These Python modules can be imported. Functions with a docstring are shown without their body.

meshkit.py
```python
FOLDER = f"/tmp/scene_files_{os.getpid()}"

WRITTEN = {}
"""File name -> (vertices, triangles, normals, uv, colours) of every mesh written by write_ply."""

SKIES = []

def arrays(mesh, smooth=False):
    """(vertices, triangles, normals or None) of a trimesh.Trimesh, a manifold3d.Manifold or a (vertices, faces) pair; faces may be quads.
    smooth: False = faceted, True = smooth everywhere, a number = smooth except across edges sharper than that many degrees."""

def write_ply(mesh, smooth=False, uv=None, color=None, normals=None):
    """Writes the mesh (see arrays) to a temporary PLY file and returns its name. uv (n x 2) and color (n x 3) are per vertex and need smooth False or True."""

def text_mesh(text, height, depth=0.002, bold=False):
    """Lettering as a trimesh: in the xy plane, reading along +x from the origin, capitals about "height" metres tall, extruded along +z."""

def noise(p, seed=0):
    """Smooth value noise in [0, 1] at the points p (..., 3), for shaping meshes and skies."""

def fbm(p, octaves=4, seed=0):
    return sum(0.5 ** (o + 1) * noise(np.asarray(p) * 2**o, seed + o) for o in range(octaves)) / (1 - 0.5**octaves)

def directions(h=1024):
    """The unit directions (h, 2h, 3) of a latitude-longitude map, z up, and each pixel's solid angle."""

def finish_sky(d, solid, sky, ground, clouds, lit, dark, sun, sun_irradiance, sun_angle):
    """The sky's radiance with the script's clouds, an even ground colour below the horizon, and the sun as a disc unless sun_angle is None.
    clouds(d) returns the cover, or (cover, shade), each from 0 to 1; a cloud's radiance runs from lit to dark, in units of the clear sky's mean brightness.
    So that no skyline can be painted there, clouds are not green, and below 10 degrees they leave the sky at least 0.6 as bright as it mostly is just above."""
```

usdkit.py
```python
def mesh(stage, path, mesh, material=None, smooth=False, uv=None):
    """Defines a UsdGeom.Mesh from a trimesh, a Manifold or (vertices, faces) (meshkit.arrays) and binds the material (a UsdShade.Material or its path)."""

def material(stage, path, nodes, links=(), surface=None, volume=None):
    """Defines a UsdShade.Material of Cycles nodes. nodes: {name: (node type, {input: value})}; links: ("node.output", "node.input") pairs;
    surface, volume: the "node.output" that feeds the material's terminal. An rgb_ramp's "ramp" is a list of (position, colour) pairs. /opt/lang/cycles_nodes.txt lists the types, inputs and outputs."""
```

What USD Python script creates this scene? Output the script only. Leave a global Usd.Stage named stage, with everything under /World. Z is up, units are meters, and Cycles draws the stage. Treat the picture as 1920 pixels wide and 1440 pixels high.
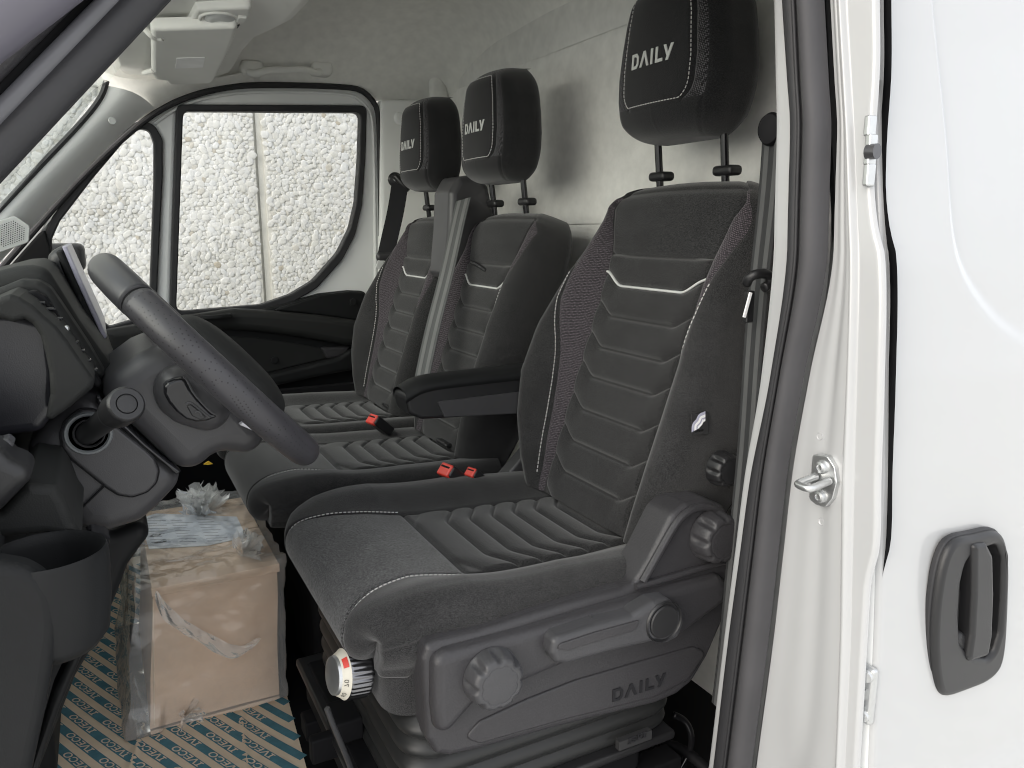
import math, random, numpy as np, trimesh, usdkit, meshkit
from pxr import Usd, UsdGeom, UsdLux, UsdShade, Gf, Sdf, Vt
from shapely.geometry import Polygon, LineString, Point, box as sbox
from shapely.ops import unary_union
random.seed(7); RNG = np.random.default_rng(7)
stage = Usd.Stage.CreateInMemory()
UsdGeom.SetStageUpAxis(stage, UsdGeom.Tokens.z); UsdGeom.SetStageMetersPerUnit(stage, 1.0)
W0 = UsdGeom.Xform.Define(stage, '/World'); stage.SetDefaultPrim(W0.GetPrim())
UsdGeom.Scope.Define(stage, '/World/Looks')
# ---------------------------------------------------------------- camera: x = across the cab, y = forward, z = up (0 = cab floor)
FPX, YAW, PITCH, EYE = 1442., math.radians(28), math.radians(11.4), np.array([0, 0, .9])
_c, _s, _cp, _sp = math.cos(YAW), math.sin(YAW), math.cos(PITCH), math.sin(PITCH)
CR, CF, CU = np.array([-_s, -_c, 0.]), np.array([_c*_cp, -_s*_cp, -_sp]), np.array([_c*_sp, -_s*_sp, _cp])
cam = UsdGeom.Camera.Define(stage, '/World/camera')
cam.AddTransformOp().Set(Gf.Matrix4d(*CR, 0, *CU, 0, *(-CF), 0, *EYE, 1))
cam.CreateHorizontalApertureAttr(36.); cam.CreateVerticalApertureAttr(27.); cam.CreateFocalLengthAttr(36.*FPX/1920)
cam.CreateClippingRangeAttr(Gf.Vec2f(.02, 500)); cam.CreateExposureAttr(EXPOSURE := 2.1)
cam.GetPrim().SetCustomDataByKey('kind', 'structure')
# ---------------------------------------------------------------- sky and sun (bright overcast)
SUN = np.array([-.27, .84, .43]); SUN /= np.linalg.norm(SUN)
el, rot = math.asin(SUN[2]), math.atan2(SUN[0], SUN[1])
skym = usdkit.material(stage, '/World/Looks/sky', {
    's': ('sky_texture', {'sky_type': 'single_scattering', 'sun_disc': False, 'sun_elevation': el, 'sun_rotation': rot, 'aerosol_density': 3.0}),
    'tc': ('texture_coordinate', {}), 'mp': ('mapping', {'scale': (1, 1, 2.2)}),
    'n': ('noise_texture', {'scale': 2.2, 'detail': 6, 'roughness': .55}),
    'r': ('rgb_ramp', {'ramp': [(.25, (.55, .55, .55)), (.6, (1, 1, 1))]}),
    'hsv': ('hsv', {'saturation': .12, 'value': 1.25}) if False else ('mix', {'mix_type': 'mix', 'fac': .86, 'color2': (5.0, 5.05, 5.2)}),
    'm': ('mix', {'mix_type': 'multiply', 'fac': .75}),
    'b': ('background_shader', {'strength': .083})},
    [('tc.generated', 'mp.vector'), ('mp.vector', 'n.vector'), ('n.fac', 'r.fac'), ('s.color', 'hsv.color1'), ('hsv.color', 'm.color1'), ('r.color', 'm.color2'), ('m.color', 'b.color')], surface='b.background')
dome = UsdLux.DomeLight.Define(stage, '/World/sky'); dome.CreateIntensityAttr(1.0)
UsdShade.MaterialBindingAPI.Apply(dome.GetPrim()).Bind(skym)
dome.GetPrim().SetCustomDataByKey('kind', 'structure')
sun = UsdLux.DistantLight.Define(stage, '/World/sun'); sun.CreateIntensityAttr(.17); sun.CreateAngleAttr(60.); sun.CreateNormalizeAttr(True); sun.CreateColorAttr(Gf.Vec3f(1, .96, .9))
zz = SUN; xx = np.cross([0, 0, 1], zz); xx /= np.linalg.norm(xx); yy = np.cross(zz, xx)
sun.AddTransformOp().Set(Gf.Matrix4d(*xx, 0, *yy, 0, *zz, 0, 0, 0, 10, 1))
sun.GetPrim().SetCustomDataByKey('kind', 'structure')

# ---------------------------------------------------------------- helpers
def at(u, v, x=None, y=None, z=None, pl=None):
    """the point of a real plane (x=, y=, z= or (point, normal)) that was measured at a pixel of the photograph"""
    d = (u-960)/FPX*CR + (720-v)/FPX*CU + CF
    if x is not None: t = (x-EYE[0])/d[0]
    elif y is not None: t = (y-EYE[1])/d[1]
    elif z is not None: t = (z-EYE[2])/d[2]
    else: t = np.dot(np.asarray(pl[0])-EYE, pl[1])/np.dot(d, pl[1])
    return EYE + t*d
def yz(pts, x): return [tuple(at(u, v, x=x)[1:]) for u, v in pts]
_names = {}
def newpath(name, parent='/World'):
    k = (parent, name); n = _names.get(k, 0); _names[k] = n+1
    return f'{parent}/{name}' if n == 0 else f'{parent}/{name}_{n:03d}'
class T:
    """a top-level thing: an Xform at its base whose children are its parts"""
    def __init__(s, name, label, cat, base=(0, 0, 0), group=None):
        s.path = newpath(name); s.base = np.array(base, float)
        x = UsdGeom.Xform.Define(stage, s.path); x.AddTranslateOp().Set(Gf.Vec3d(*map(float, base))); s.prim = x.GetPrim()
        if label: s.prim.SetCustomDataByKey('label', label)
        if cat: s.prim.SetCustomDataByKey('category', cat)
        if group: s.prim.SetCustomDataByKey('group', group)
def obj(name, m, mat, parent=None, smooth=30, label=None, cat=None, kind=None, uv=None, group=None):
    """one Mesh prim; parent = a thing (T) or another part returned by obj"""
    if isinstance(m, list): m = cat_(m)
    v, f, n = meshkit.arrays(m, smooth)
    base = parent.base if parent is not None else np.zeros(3)
    p = newpath(name, parent.path if parent is not None else '/World')
    mm = UsdGeom.Mesh.Define(stage, p)
    mm.CreatePointsAttr(Vt.Vec3fArray.FromNumpy((v-base).astype(np.float32)))
    mm.CreateFaceVertexCountsAttr(Vt.IntArray.FromNumpy(np.full(len(f), 3, np.int32)))
    mm.CreateFaceVertexIndicesAttr(Vt.IntArray.FromNumpy(f.astype(np.int32).ravel()))
    mm.CreateSubdivisionSchemeAttr('none')
    if n is not None:
        mm.CreateNormalsAttr(Vt.Vec3fArray.FromNumpy(n.astype(np.float32))); mm.SetNormalsInterpolation('vertex')
    UsdShade.MaterialBindingAPI.Apply(mm.GetPrim()).Bind(MATS[mat])
    pr = mm.GetPrim()
    for k, val in (('label', label), ('category', cat), ('kind', kind), ('group', group)):
        if val: pr.SetCustomDataByKey(k, val)
    class Part: pass
    o = Part(); o.path, o.base, o.prim = p, base, pr
    return o
def vf(m):
    if isinstance(m, tuple):
        v, f = np.asarray(m[0], float), np.asarray(m[1], int)
        if f.shape[1] == 4: f = np.vstack([f[:, [0, 1, 2]], f[:, [0, 2, 3]]])
        return v, f
    if hasattr(m, 'to_mesh'):
        q = m.to_mesh(); return np.array(q.vert_properties[:, :3]), np.array(q.tri_verts)
    return np.array(m.vertices), np.array(m.faces)
def cat_(ms):
    V, Fc, o = [], [], 0
    for m in ms:
        v, f = vf(m); V.append(v); Fc.append(f+o); o += len(v)
    return np.vstack(V), np.vstack(Fc)
def sheet(P, closed=False):
    P = np.asarray(P, float); r, c = P.shape[:2]
    i = np.arange(r*c).reshape(r, c)
    if closed: i = np.hstack([i, i[:, :1]])
    q = np.stack([i[:-1, :-1], i[:-1, 1:], i[1:, 1:], i[1:, :-1]], -1).reshape(-1, 4)
    return P.reshape(-1, 3), np.vstack([q[:, [0, 1, 2]], q[:, [0, 2, 3]]])
def spl(pts, n=40, closed=False):
    P = np.asarray(pts, float)
    if closed: P = np.vstack([P, P[:1]])
    t = np.r_[0, np.cumsum(np.linalg.norm(np.diff(P, axis=0), axis=1)**.5)]
    from scipy.interpolate import CubicSpline
    cs = CubicSpline(t, P, bc_type='periodic' if closed else 'natural')
    tt = np.linspace(0, t[-1], 600); D = cs(tt)
    L = np.r_[0, np.cumsum(np.linalg.norm(np.diff(D, axis=0), axis=1))]
    s = np.linspace(0, L[-1], n+1 if closed else n)
    out = np.stack([np.interp(s, L, D[:, k]) for k in range(P.shape[1])], 1)
    return out[:-1] if closed else out
def rnd(pts, r, n=6):
    """polygon with rounded corners; r a number or one per corner"""
    P = np.asarray(pts, float); N = len(P); out = []
    for i in range(N):
        a, b, c = P[i-1], P[i], P[(i+1) % N]; ri = r[i] if np.ndim(r) else r
        d1, d2 = a-b, c-b; l1, l2 = np.linalg.norm(d1), np.linalg.norm(d2); d1, d2 = d1/l1, d2/l2
        ang = math.acos(np.clip(d1@d2, -1, 1)); k = min(ri/max(math.tan(ang/2), .05), l1*.48, l2*.48)
        p, q = b+d1*k, b+d2*k
        for t in np.linspace(0, 1, n): out.append((1-t)**2*p+2*t*(1-t)*b+t*t*q)
    return np.array(out)
def resample(ring, step):
    P = np.asarray(ring, float)
    if np.allclose(P[0], P[-1]): P = P[:-1]
    Q = np.vstack([P, P[:1]]); out = []
    for a, b in zip(Q[:-1], Q[1:]):
        k = max(1, int(np.ceil(np.linalg.norm(b-a)/step)))
        for t in range(k): out.append(a+(b-a)*t/k)
    return np.array(out)
def prism(poly, t, bev=.003, mp=None, step=.02, nb=3, back=True):
    """solid of a 2-D polygon (holes allowed) from depth 0 to t, edges at depth t rounded by bev; mp maps (a, b, depth) arrays to points"""
    if not isinstance(poly, Polygon): poly = Polygon(poly)
    if not poly.is_valid: poly = poly.buffer(0)
    if poly.geom_type != 'Polygon': poly = max(poly.geoms, key=lambda g: g.area)
    if bev >= .011 and not len(poly.interiors):
        q = poly.buffer(-bev*1.05).buffer(bev*2.1).buffer(-bev*1.05)
        if q.geom_type == 'Polygon' and not q.is_empty and q.area > .8*poly.area: poly = q.simplify(.0004)
    from shapely.geometry.polygon import orient
    poly = orient(poly); V, Fc, o = [], [], 0; caps = []
    for ring in [poly.exterior]+list(poly.interiors):
        P = resample(ring.coords, step); n = len(P)
        d = np.roll(P, -1, 0)-P; d /= np.linalg.norm(d, axis=1, keepdims=True)+1e-12; e = np.roll(d, 1, 0)
        nn = np.stack([d[:, 1]+e[:, 1], -(d[:, 0]+e[:, 0])], 1); nn /= np.maximum(np.linalg.norm(nn, axis=1, keepdims=True), .3)
        rings = [(P, 0.)]+([] if bev <= 0 else [])
        for k in range(nb+1):
            a = math.pi/2*k/nb; rings.append((P-nn*bev*(1-math.cos(a)), t-bev+bev*math.sin(a)))
        R = np.array([np.c_[p, np.full(n, h)] for p, h in rings])
        v, f = sheet(R, closed=True); f = f[:, ::-1] if False else f
        V.append(v); Fc.append(f+o); o += len(v); caps.append((rings[-1][0], P))
    for which, dep in ((0, t), (1, 0.)):
        if which == 1 and not back: continue
        pg = Polygon(caps[0][which], [c[which] for c in caps[1:]])
        if not pg.is_valid: pg = pg.buffer(0)
        for g in getattr(pg, 'geoms', [pg]):
            if g.area < 1e-9: continue
            v, f = trimesh.creation.triangulate_polygon(g, engine='earcut')
            v = np.c_[v, np.full(len(v), dep)]; V.append(v); Fc.append((f if which == 0 else f[:, ::-1])+o); o += len(v)
    v = np.vstack(V); f = np.vstack(Fc)
    if mp is not None: v = np.stack(mp(v[:, 0], v[:, 1], v[:, 2]), 1)
    return v, f
def px(x0, sgn=-1):
    """(y, z, depth) -> point: faces -x, front at x0 (depth measured from the hidden back)"""
    return lambda a, b, d: (x0+sgn*d, a, b)
def slab_x(pts, xf, t, bev=.004, step=.02, nb=3):
    """plate with outline pts in (y, z), its visible face at x = xf (facing -x), t thick"""
    return prism(Polygon(pts), t, bev, lambda a, b, d: (xf+t-d, a, b), step, nb)
def frame_map(o, X, Y, N):
    o, X, Y, N = [np.asarray(k, float) for k in (o, X, Y, N)]
    return lambda a, b, d: tuple(o[i]+a*X[i]+b*Y[i]+d*N[i] for i in range(3))
def tube(path, r, ns=10, flat=1., up=None, caps=True):
    P = np.asarray(path, float); n = len(P); r = np.broadcast_to(r, n)
    t = np.gradient(P, axis=0); t /= np.linalg.norm(t, axis=1, keepdims=True)+1e-12
    u = np.array(up if up is not None else ([0, 0, 1] if abs(t[0, 2]) < .9 else [1, 0, 0]), float); R = []
    for i in range(n):
        a = u-t[i]*(u@t[i]); a /= np.linalg.norm(a)+1e-12; b = np.cross(t[i], a)
        if up is None: u = a
        th = np.linspace(0, 2*math.pi, ns, endpoint=False)
        R.append(P[i]+r[i]*(np.cos(th)[:, None]*a*flat+np.sin(th)[:, None]*b))
    v, f = sheet(np.array(R), closed=True)
    if caps:
        k = len(v); v = np.vstack([v, P[0], P[-1]]); j = np.arange(ns); l = (n-1)*ns
        f = np.vstack([f, np.stack([np.full(ns, k), (j+1) % ns, j], 1), np.stack([np.full(ns, k+1), l+j, l+(j+1) % ns], 1)])
    return v, f
def strap(path, w, wd, th=.0015, ncross=7, rib=0.):
    """flat webbing: width direction wd (one vector, or one per point)"""
    P = np.asarray(path, float); wd = np.broadcast_to(np.asarray(wd, float), P.shape)
    t = np.gradient(P, axis=0); t /= np.linalg.norm(t, axis=1, keepdims=True)
    wv = wd-t*np.sum(wd*t, 1, keepdims=True); wv /= np.linalg.norm(wv, axis=1, keepdims=True); nv = np.cross(wv, t)
    s = np.linspace(-1, 1, ncross); hh = th+rib*np.cos(s*math.pi*3)
    top = P[:, None]+wv[:, None]*(s*w/2)[None, :, None]+nv[:, None]*(hh/2)[None, :, None]
    bot = P[:, None]+wv[:, None]*(s[::-1]*w/2)[None, :, None]-nv[:, None]*(hh[::-1]/2)[None, :, None]
    return sheet(np.concatenate([top, bot], 1), closed=True)
def lathe(prof, o, axis, ns=32, mod=None):
    """prof: (radius, height) along axis from o; mod(theta, radius, height) -> radius"""
    o, ax = np.asarray(o, float), np.asarray(axis, float); ax = ax/np.linalg.norm(ax)
    a = np.cross(ax, [0, 0, 1.]) if abs(ax[2]) < .9 else np.cross(ax, [1., 0, 0]); a /= np.linalg.norm(a); b = np.cross(ax, a)
    th = np.linspace(0, 2*math.pi, ns, endpoint=False); R = []
    for r, h in prof:
        rr = np.full(ns, r) if mod is None else mod(th, r, h)
        R.append(o+ax*h+(rr*np.cos(th))[:, None]*a+(rr*np.sin(th))[:, None]*b)
    return sheet(np.array(R), closed=True)
def bx(lo, hi, bev=.0):
    lo, hi = np.minimum(lo, hi), np.maximum(lo, hi)
    if bev <= 0:
        b = trimesh.creation.box(hi-lo); b.apply_translation((lo+hi)/2); return np.array(b.vertices), np.array(b.faces)
    import manifold3d as m3
    s = [m3.Manifold.sphere(bev, 12).translate([x, y, z]) for x in (lo[0]+bev, hi[0]-bev) for y in (lo[1]+bev, hi[1]-bev) for z in (lo[2]+bev, hi[2]-bev)]
    return vf(m3.Manifold.batch_hull(s))
def moved(m, R=None, t=(0, 0, 0)):
    v, f = vf(m); v = v if R is None else v@np.asarray(R).T
    return v+np.asarray(t, float), f
def rotx(a): return np.array([[1, 0, 0], [0, math.cos(a), -math.sin(a)], [0, math.sin(a), math.cos(a)]])
def sm(t): t = np.clip(t, 0, 1); return t*t*(3-2*t)
ip = np.interp
# lettering of the seat wordmark, cap height 1
def daily():
    g = [Polygon([(0, 0), (.62, 0), (.86, .25), (.86, .75), (.62, 1), (0, 1)], [[(.21, .2), (.21, .8), (.53, .8), (.65, .66), (.65, .34), (.53, .2)]]),
         Polygon([(1.02, 0), (1.25, 0), (1.55, .74), (1.85, 0), (2.08, 0), (1.66, 1), (1.44, 1)]),
         Polygon([(2.3, 0), (2.51, 0), (2.51, 1), (2.3, 1)]),
         Polygon([(2.82, 0), (3.55, 0), (3.55, .21), (3.03, .21), (3.03, 1), (2.82, 1)]),
         Polygon([(3.62, 1), (3.86, 1), (4.08, .47), (4.32, 1), (4.56, 1), (4.1, 0), (3.86, 0), (3.97, .25)])]
    return g
# ---------------------------------------------------------------- materials
MATS = {}
def mk(name, nodes, links, surface='p.BSDF', volume=None):
    MATS[name] = usdkit.material(stage, '/World/Looks/'+name, nodes, links, surface=surface, volume=volume)
def plain(name, col, rough=.5, spec=.5, metal=0., grain=0., gscale=900., var=.08, coat=0., vscale=14., sheen=0.):
    c = np.array(col, float)
    nodes = {'g': ('geometry', {}), 'n': ('noise_texture', {'scale': vscale, 'detail': 5, 'roughness': .6}),
             'r': ('rgb_ramp', {'ramp': [(.3, tuple(c*(1-var))), (.7, tuple(np.minimum(c*(1+var), 1)))]}),
             'p': ('principled_bsdf', {'roughness': rough, 'specular_ior_level': spec, 'metallic': metal, 'coat_weight': coat, 'sheen_weight': sheen})}
    links = [('g.position', 'n.vector'), ('n.fac', 'r.fac'), ('r.color', 'p.base_color')]
    if grain > 0:
        nodes['n2'] = ('noise_texture', {'scale': gscale, 'detail': 2, 'roughness': .5}); nodes['b'] = ('bump', {'strength': grain, 'distance': .0006})
        links += [('g.position', 'n2.vector'), ('n2.fac', 'b.height'), ('b.normal', 'p.normal')]
    mk(name, nodes, links)
def cloth(name, col, col2, scale=420., stretch=(1.3, 1, 2.0), lo=.36, hi=.66, bump=.5, sheen=.25):
    """woven seat cloth: fine two-tone thread grain and a soft larger mottling"""
    mk(name, {'g': ('geometry', {}), 'm': ('mapping', {'scale': stretch}),
              'n': ('noise_texture', {'scale': scale, 'detail': 1.5, 'roughness': .6}),
              'r': ('rgb_ramp', {'ramp': [(lo, col), (hi, col2)]}),
              'n3': ('noise_texture', {'scale': 22, 'detail': 4}), 'r3': ('rgb_ramp', {'ramp': [(.3, (.82,)*3), (.7, (1.1,)*3)]}),
              'x': ('mix', {'mix_type': 'multiply', 'fac': 1.}),
              'b': ('bump', {'strength': bump, 'distance': .0007}),
              'p': ('principled_bsdf', {'roughness': .95, 'specular_ior_level': .15, 'sheen_weight': sheen, 'sheen_roughness': .5})},
       [('g.position', 'm.vector'), ('m.vector', 'n.vector'), ('n.fac', 'r.fac'), ('g.position', 'n3.vector'), ('n3.fac', 'r3.fac'), ('r.color', 'x.color1'), ('r3.color', 'x.color2'),
        ('x.color', 'p.base_color'), ('n.fac', 'b.height'), ('b.normal', 'p.normal')])
cloth('seat_cloth', (.007, .007, .0075), (.046, .0455, .046), scale=640., stretch=(1.3, 1, 1.8), lo=.37, hi=.65, bump=.6)
cloth('seat_insert_cloth', (.007, .007, .0075), (.046, .0455, .046), scale=640., stretch=(1, 1, 1.8), lo=.37, hi=.65, bump=.6)
cloth('seat_panel_cloth', (0.007, 0.007, 0.0078), (0.023, 0.023, 0.024), scale=460.)
def dots(name, base, dot, scale, thr, stretch=(1, 1, 1)):
    """knitted mesh: dark ground with light pin dots"""
    mk(name, {'g': ('geometry', {}), 'm': ('mapping', {'scale': stretch, 'rotation': (.0, .35, .6)}), 'v': ('voronoi_texture', {'scale': scale, 'randomness': .25}),
              'r': ('rgb_ramp', {'ramp': [(thr*.6, dot), (thr, base)]}),
              'b': ('bump', {'strength': .5, 'distance': .0008, 'invert': True}),
              'p': ('principled_bsdf', {'roughness': .85, 'specular_ior_level': .25, 'sheen_weight': .2})},
       [('g.position', 'm.vector'), ('m.vector', 'v.vector'), ('v.distance', 'r.fac'), ('r.color', 'p.base_color'), ('v.distance', 'b.height'), ('b.normal', 'p.normal')])
dots('mesh_strip', (.025, .0225, .025), (.115, .098, .112), 420., .5)
dots('mesh_headrest', (.007, .007, .008), (.11, .107, .115), 430., .5, (1, 1, .8))
cloth('mesh_front', (.018, .018, .0185), (.135, .134, .136), scale=380., stretch=(2.2, 1, 1), lo=.38, hi=.66, bump=.8)
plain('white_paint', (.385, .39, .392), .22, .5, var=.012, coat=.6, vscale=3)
plain('white_paint_inner', (.78, .79, .78), .35, .5, var=.02, coat=.2, vscale=4)
plain('seal_rubber', (.023, .023, .025), .55, .4, grain=.25, gscale=500)
plain('seal_rubber_soft', (.050, .049, .052), .6, .35, grain=.25, gscale=420)
plain('black_plastic', (0.01, 0.01, 0.0108), .42, .5, grain=.3, gscale=700)
plain('black_gloss', (.008, .008, .009), .12, .5)
plain('dash_plastic', (.0095, .010, .0105), .55, .2, grain=.35, gscale=800)
plain('dash_soft', (.014, .0145, .0142), .62, .28, grain=.45, gscale=650)
plain('shroud_plastic', (.042, .0415, .044), .40, .45, grain=.25, gscale=900)
plain('wheel_leather', (0.022, 0.021, 0.023), .42, .45, grain=.3, gscale=500)
plain('side_cover_plastic', (0.033, 0.032, 0.0345), .44, .42, grain=.7, gscale=380, var=.10, vscale=300)
plain('lever_plastic', (0.046, 0.046, 0.049), .42, .42, grain=.5, gscale=420)
plain('deep_black', (.005, .005, .006), .7, .2)
plain('bellows_rubber', (0.014, 0.0145, 0.0145), .45, .45, grain=.15)
plain('headliner_felt', (.82, .815, .775), .95, .1, grain=.5, gscale=420, var=.06, vscale=35)
plain('bulkhead_felt', (.76, .755, .725), .95, .1, grain=.5, gscale=420, var=.07, vscale=30)
plain('light_trim', (.82, .83, .815), .6, .35, grain=.3, gscale=700, var=.02)
plain('console_plastic', (.80, .80, .765), .6, .3, grain=.3, gscale=700, var=.02)
plain('silver_trim', (.62, .63, .62), .4, .4)
plain('logo_silver', (.55, .56, .54), .5, .4)
plain('thread', (.55, .54, .53), .8, .2)
plain('zinc', (.55, .56, .56), .32, .5, metal=.9, var=.06, vscale=60)
plain('chrome', (.75, .75, .77), .12, .5, metal=1.)
plain('dark_steel', (.10, .10, .105), .35, .5, metal=.7)
plain('red_button', (.58, .045, .03), .35, .5)
plain('ivory', (.62, .59, .50), .5, .4)
plain('yellow_tag', (.65, .40, .02), .6, .3)
plain('cardboard_box', (.70, .53, .385), .85, .2, var=.06, grain=.2, gscale=250)
plain('cardboard_sheet', (.76, .635, .48), .88, .2, var=.10, grain=.4, gscale=220, vscale=9)
plain('print_teal', (.085, .215, .265), .8, .2, var=.15, vscale=60)
plain('print_letter', (.74, .64, .50), .85, .2, var=.08)
plain('paper', (.72, .76, .83), .7, .3, var=.03)
plain('ink', (.10, .11, .14), .7, .3)
plain('ink_black', (.012, .012, .014), .6, .3)
plain('webbing', (.072, .075, .075), .7, .35, grain=.4, gscale=900)
plain('webbing_light', (.135, .137, .135), .7, .35, grain=.4, gscale=900)
plain('webbing_black', (.014, .014, .016), .75, .3, grain=.4, gscale=900)
plain('badge_dark', (.026, .026, .027), .5, .4)
plain('label_white', (.86, .86, .86), .5, .4)
plain('label_lilac', (.42, .42, .52), .5, .4)
plain('paving', (.60, .595, .565), .9, .2, var=.25, grain=.8, gscale=160)
plain('concrete', (.66, .65, .60), .9, .2, var=.05, grain=.3, gscale=120)
plain('mortar', (.62, .61, .565), .95, .1, var=.12, grain=.4, gscale=200, vscale=30)
plain('screen_glass', (.03, .03, .034), .06, .6)
plain('bezel_silver', (.34, .33, .40), .25, .5)
mk('pebble', {'o': ('object_info', {}), 'g': ('geometry', {}), 'n': ('noise_texture', {'scale': 40, 'detail': 3}),
              'r': ('rgb_ramp', {'ramp': [(0, (.60, .595, .56)), (.3, (.635, .63, .60)), (.62, (.665, .66, .64)), (.95, (.63, .635, .63)), (.99, (.52, .50, .45)), (1, (.42, .38, .31))]}),
              'r2': ('rgb_ramp', {'ramp': [(.3, (.9,)*3), (.7, (1.05,)*3)]}), 'x': ('mix', {'mix_type': 'multiply', 'fac': 1.}),
              'p': ('principled_bsdf', {'roughness': .55, 'specular_ior_level': .4})},
   [('o.random', 'r.fac'), ('g.position', 'n.vector'), ('n.fac', 'r2.fac'), ('r.color', 'x.color1'), ('r2.color', 'x.color2'), ('x.color', 'p.base_color')])
def glassmat(name, tint, ior=1.45, haze=0., hcol=(.8, .8, .8), rough=.02):
    nodes = {'t': ('transparent_bsdf', {'color': tint}), 'gl': ('glossy_bsdf', {'color': (1, 1, 1), 'roughness': rough}), 'fr': ('fresnel', {'IOR': ior}), 'm': ('mix_closure', {})}
    links = [('fr.fac', 'm.fac'), ('t.BSDF', 'm.closure1'), ('gl.BSDF', 'm.closure2')]; out = 'm.closure'
    if haze:
        nodes['d'] = ('diffuse_bsdf', {'color': hcol}); nodes['m2'] = ('mix_closure', {'fac': haze})
        links += [('m.closure', 'm2.closure1'), ('d.BSDF', 'm2.closure2')]; out = 'm2.closure'
    mk(name, nodes, links, surface=out)
glassmat('window_glass', (.97, .98, .975)); glassmat('windscreen_glass', (.90, .95, .925))
glassmat('plastic_film', (.985, .985, .98), 1.45, haze=.09, hcol=(.85, .85, .83), rough=.06)

plain('panel_sheen', (.012, .012, .015), .30, .6, grain=.2, gscale=700)
plain('bezel_pale', (.13, .14, .145), .35, .5)
plain('spoke_silver', (.62, .62, .66), .25, .5)
plain('wheel_smooth', (.034, .034, .037), .38, .45, grain=.15, gscale=700)
mk('wheel_perforated', {'g': ('geometry', {}), 'm': ('mapping', {'rotation': (.5, .2, .3)}), 'v': ('voronoi_texture', {'scale': 230, 'randomness': 0.}),
   'r': ('rgb_ramp', {'ramp': [(.16, (.006, .006, .007)), (.26, (.036, .035, .039))]}), 'b': ('bump', {'strength': .35, 'distance': .0006}),
   'n': ('noise_texture', {'scale': 500, 'detail': 2}), 'b2': ('bump', {'strength': .2, 'distance': .0005}),
   'p': ('principled_bsdf', {'roughness': .40, 'specular_ior_level': .45})},
   [('g.position', 'm.vector'), ('m.vector', 'v.vector'), ('v.distance', 'r.fac'), ('r.color', 'p.base_color'), ('r.color', 'b.height'), ('g.position', 'n.vector'), ('n.fac', 'b2.height'), ('b.normal', 'b2.normal'), ('b2.normal', 'p.normal')])

plain('strip_grey', (.10, .10, .108), .4, .4)
plain('pillar_grey', (.11, .105, .125), .4, .45)

glassmat('film_fold', (.97, .97, .965), 1.38, haze=.30, hcol=(.88, .88, .86), rough=.10)
plain('grille_trim', (.46, .47, .46), .6, .3)
plain('ribbed_chrome', (.20, .20, .21), .22, .5, metal=1.)

plain('webbing_dark', (.030, .031, .032), .7, .35, grain=.4, gscale=900)
plain('webbing_mid', (.085, .087, .087), .7, .35, grain=.4, gscale=900)

cloth('seat_top_cloth', (.006, .006, .0065), (.042, .042, .043), scale=470., stretch=(.7, 1, 2.4), lo=.36, hi=.66, bump=.5)
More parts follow.
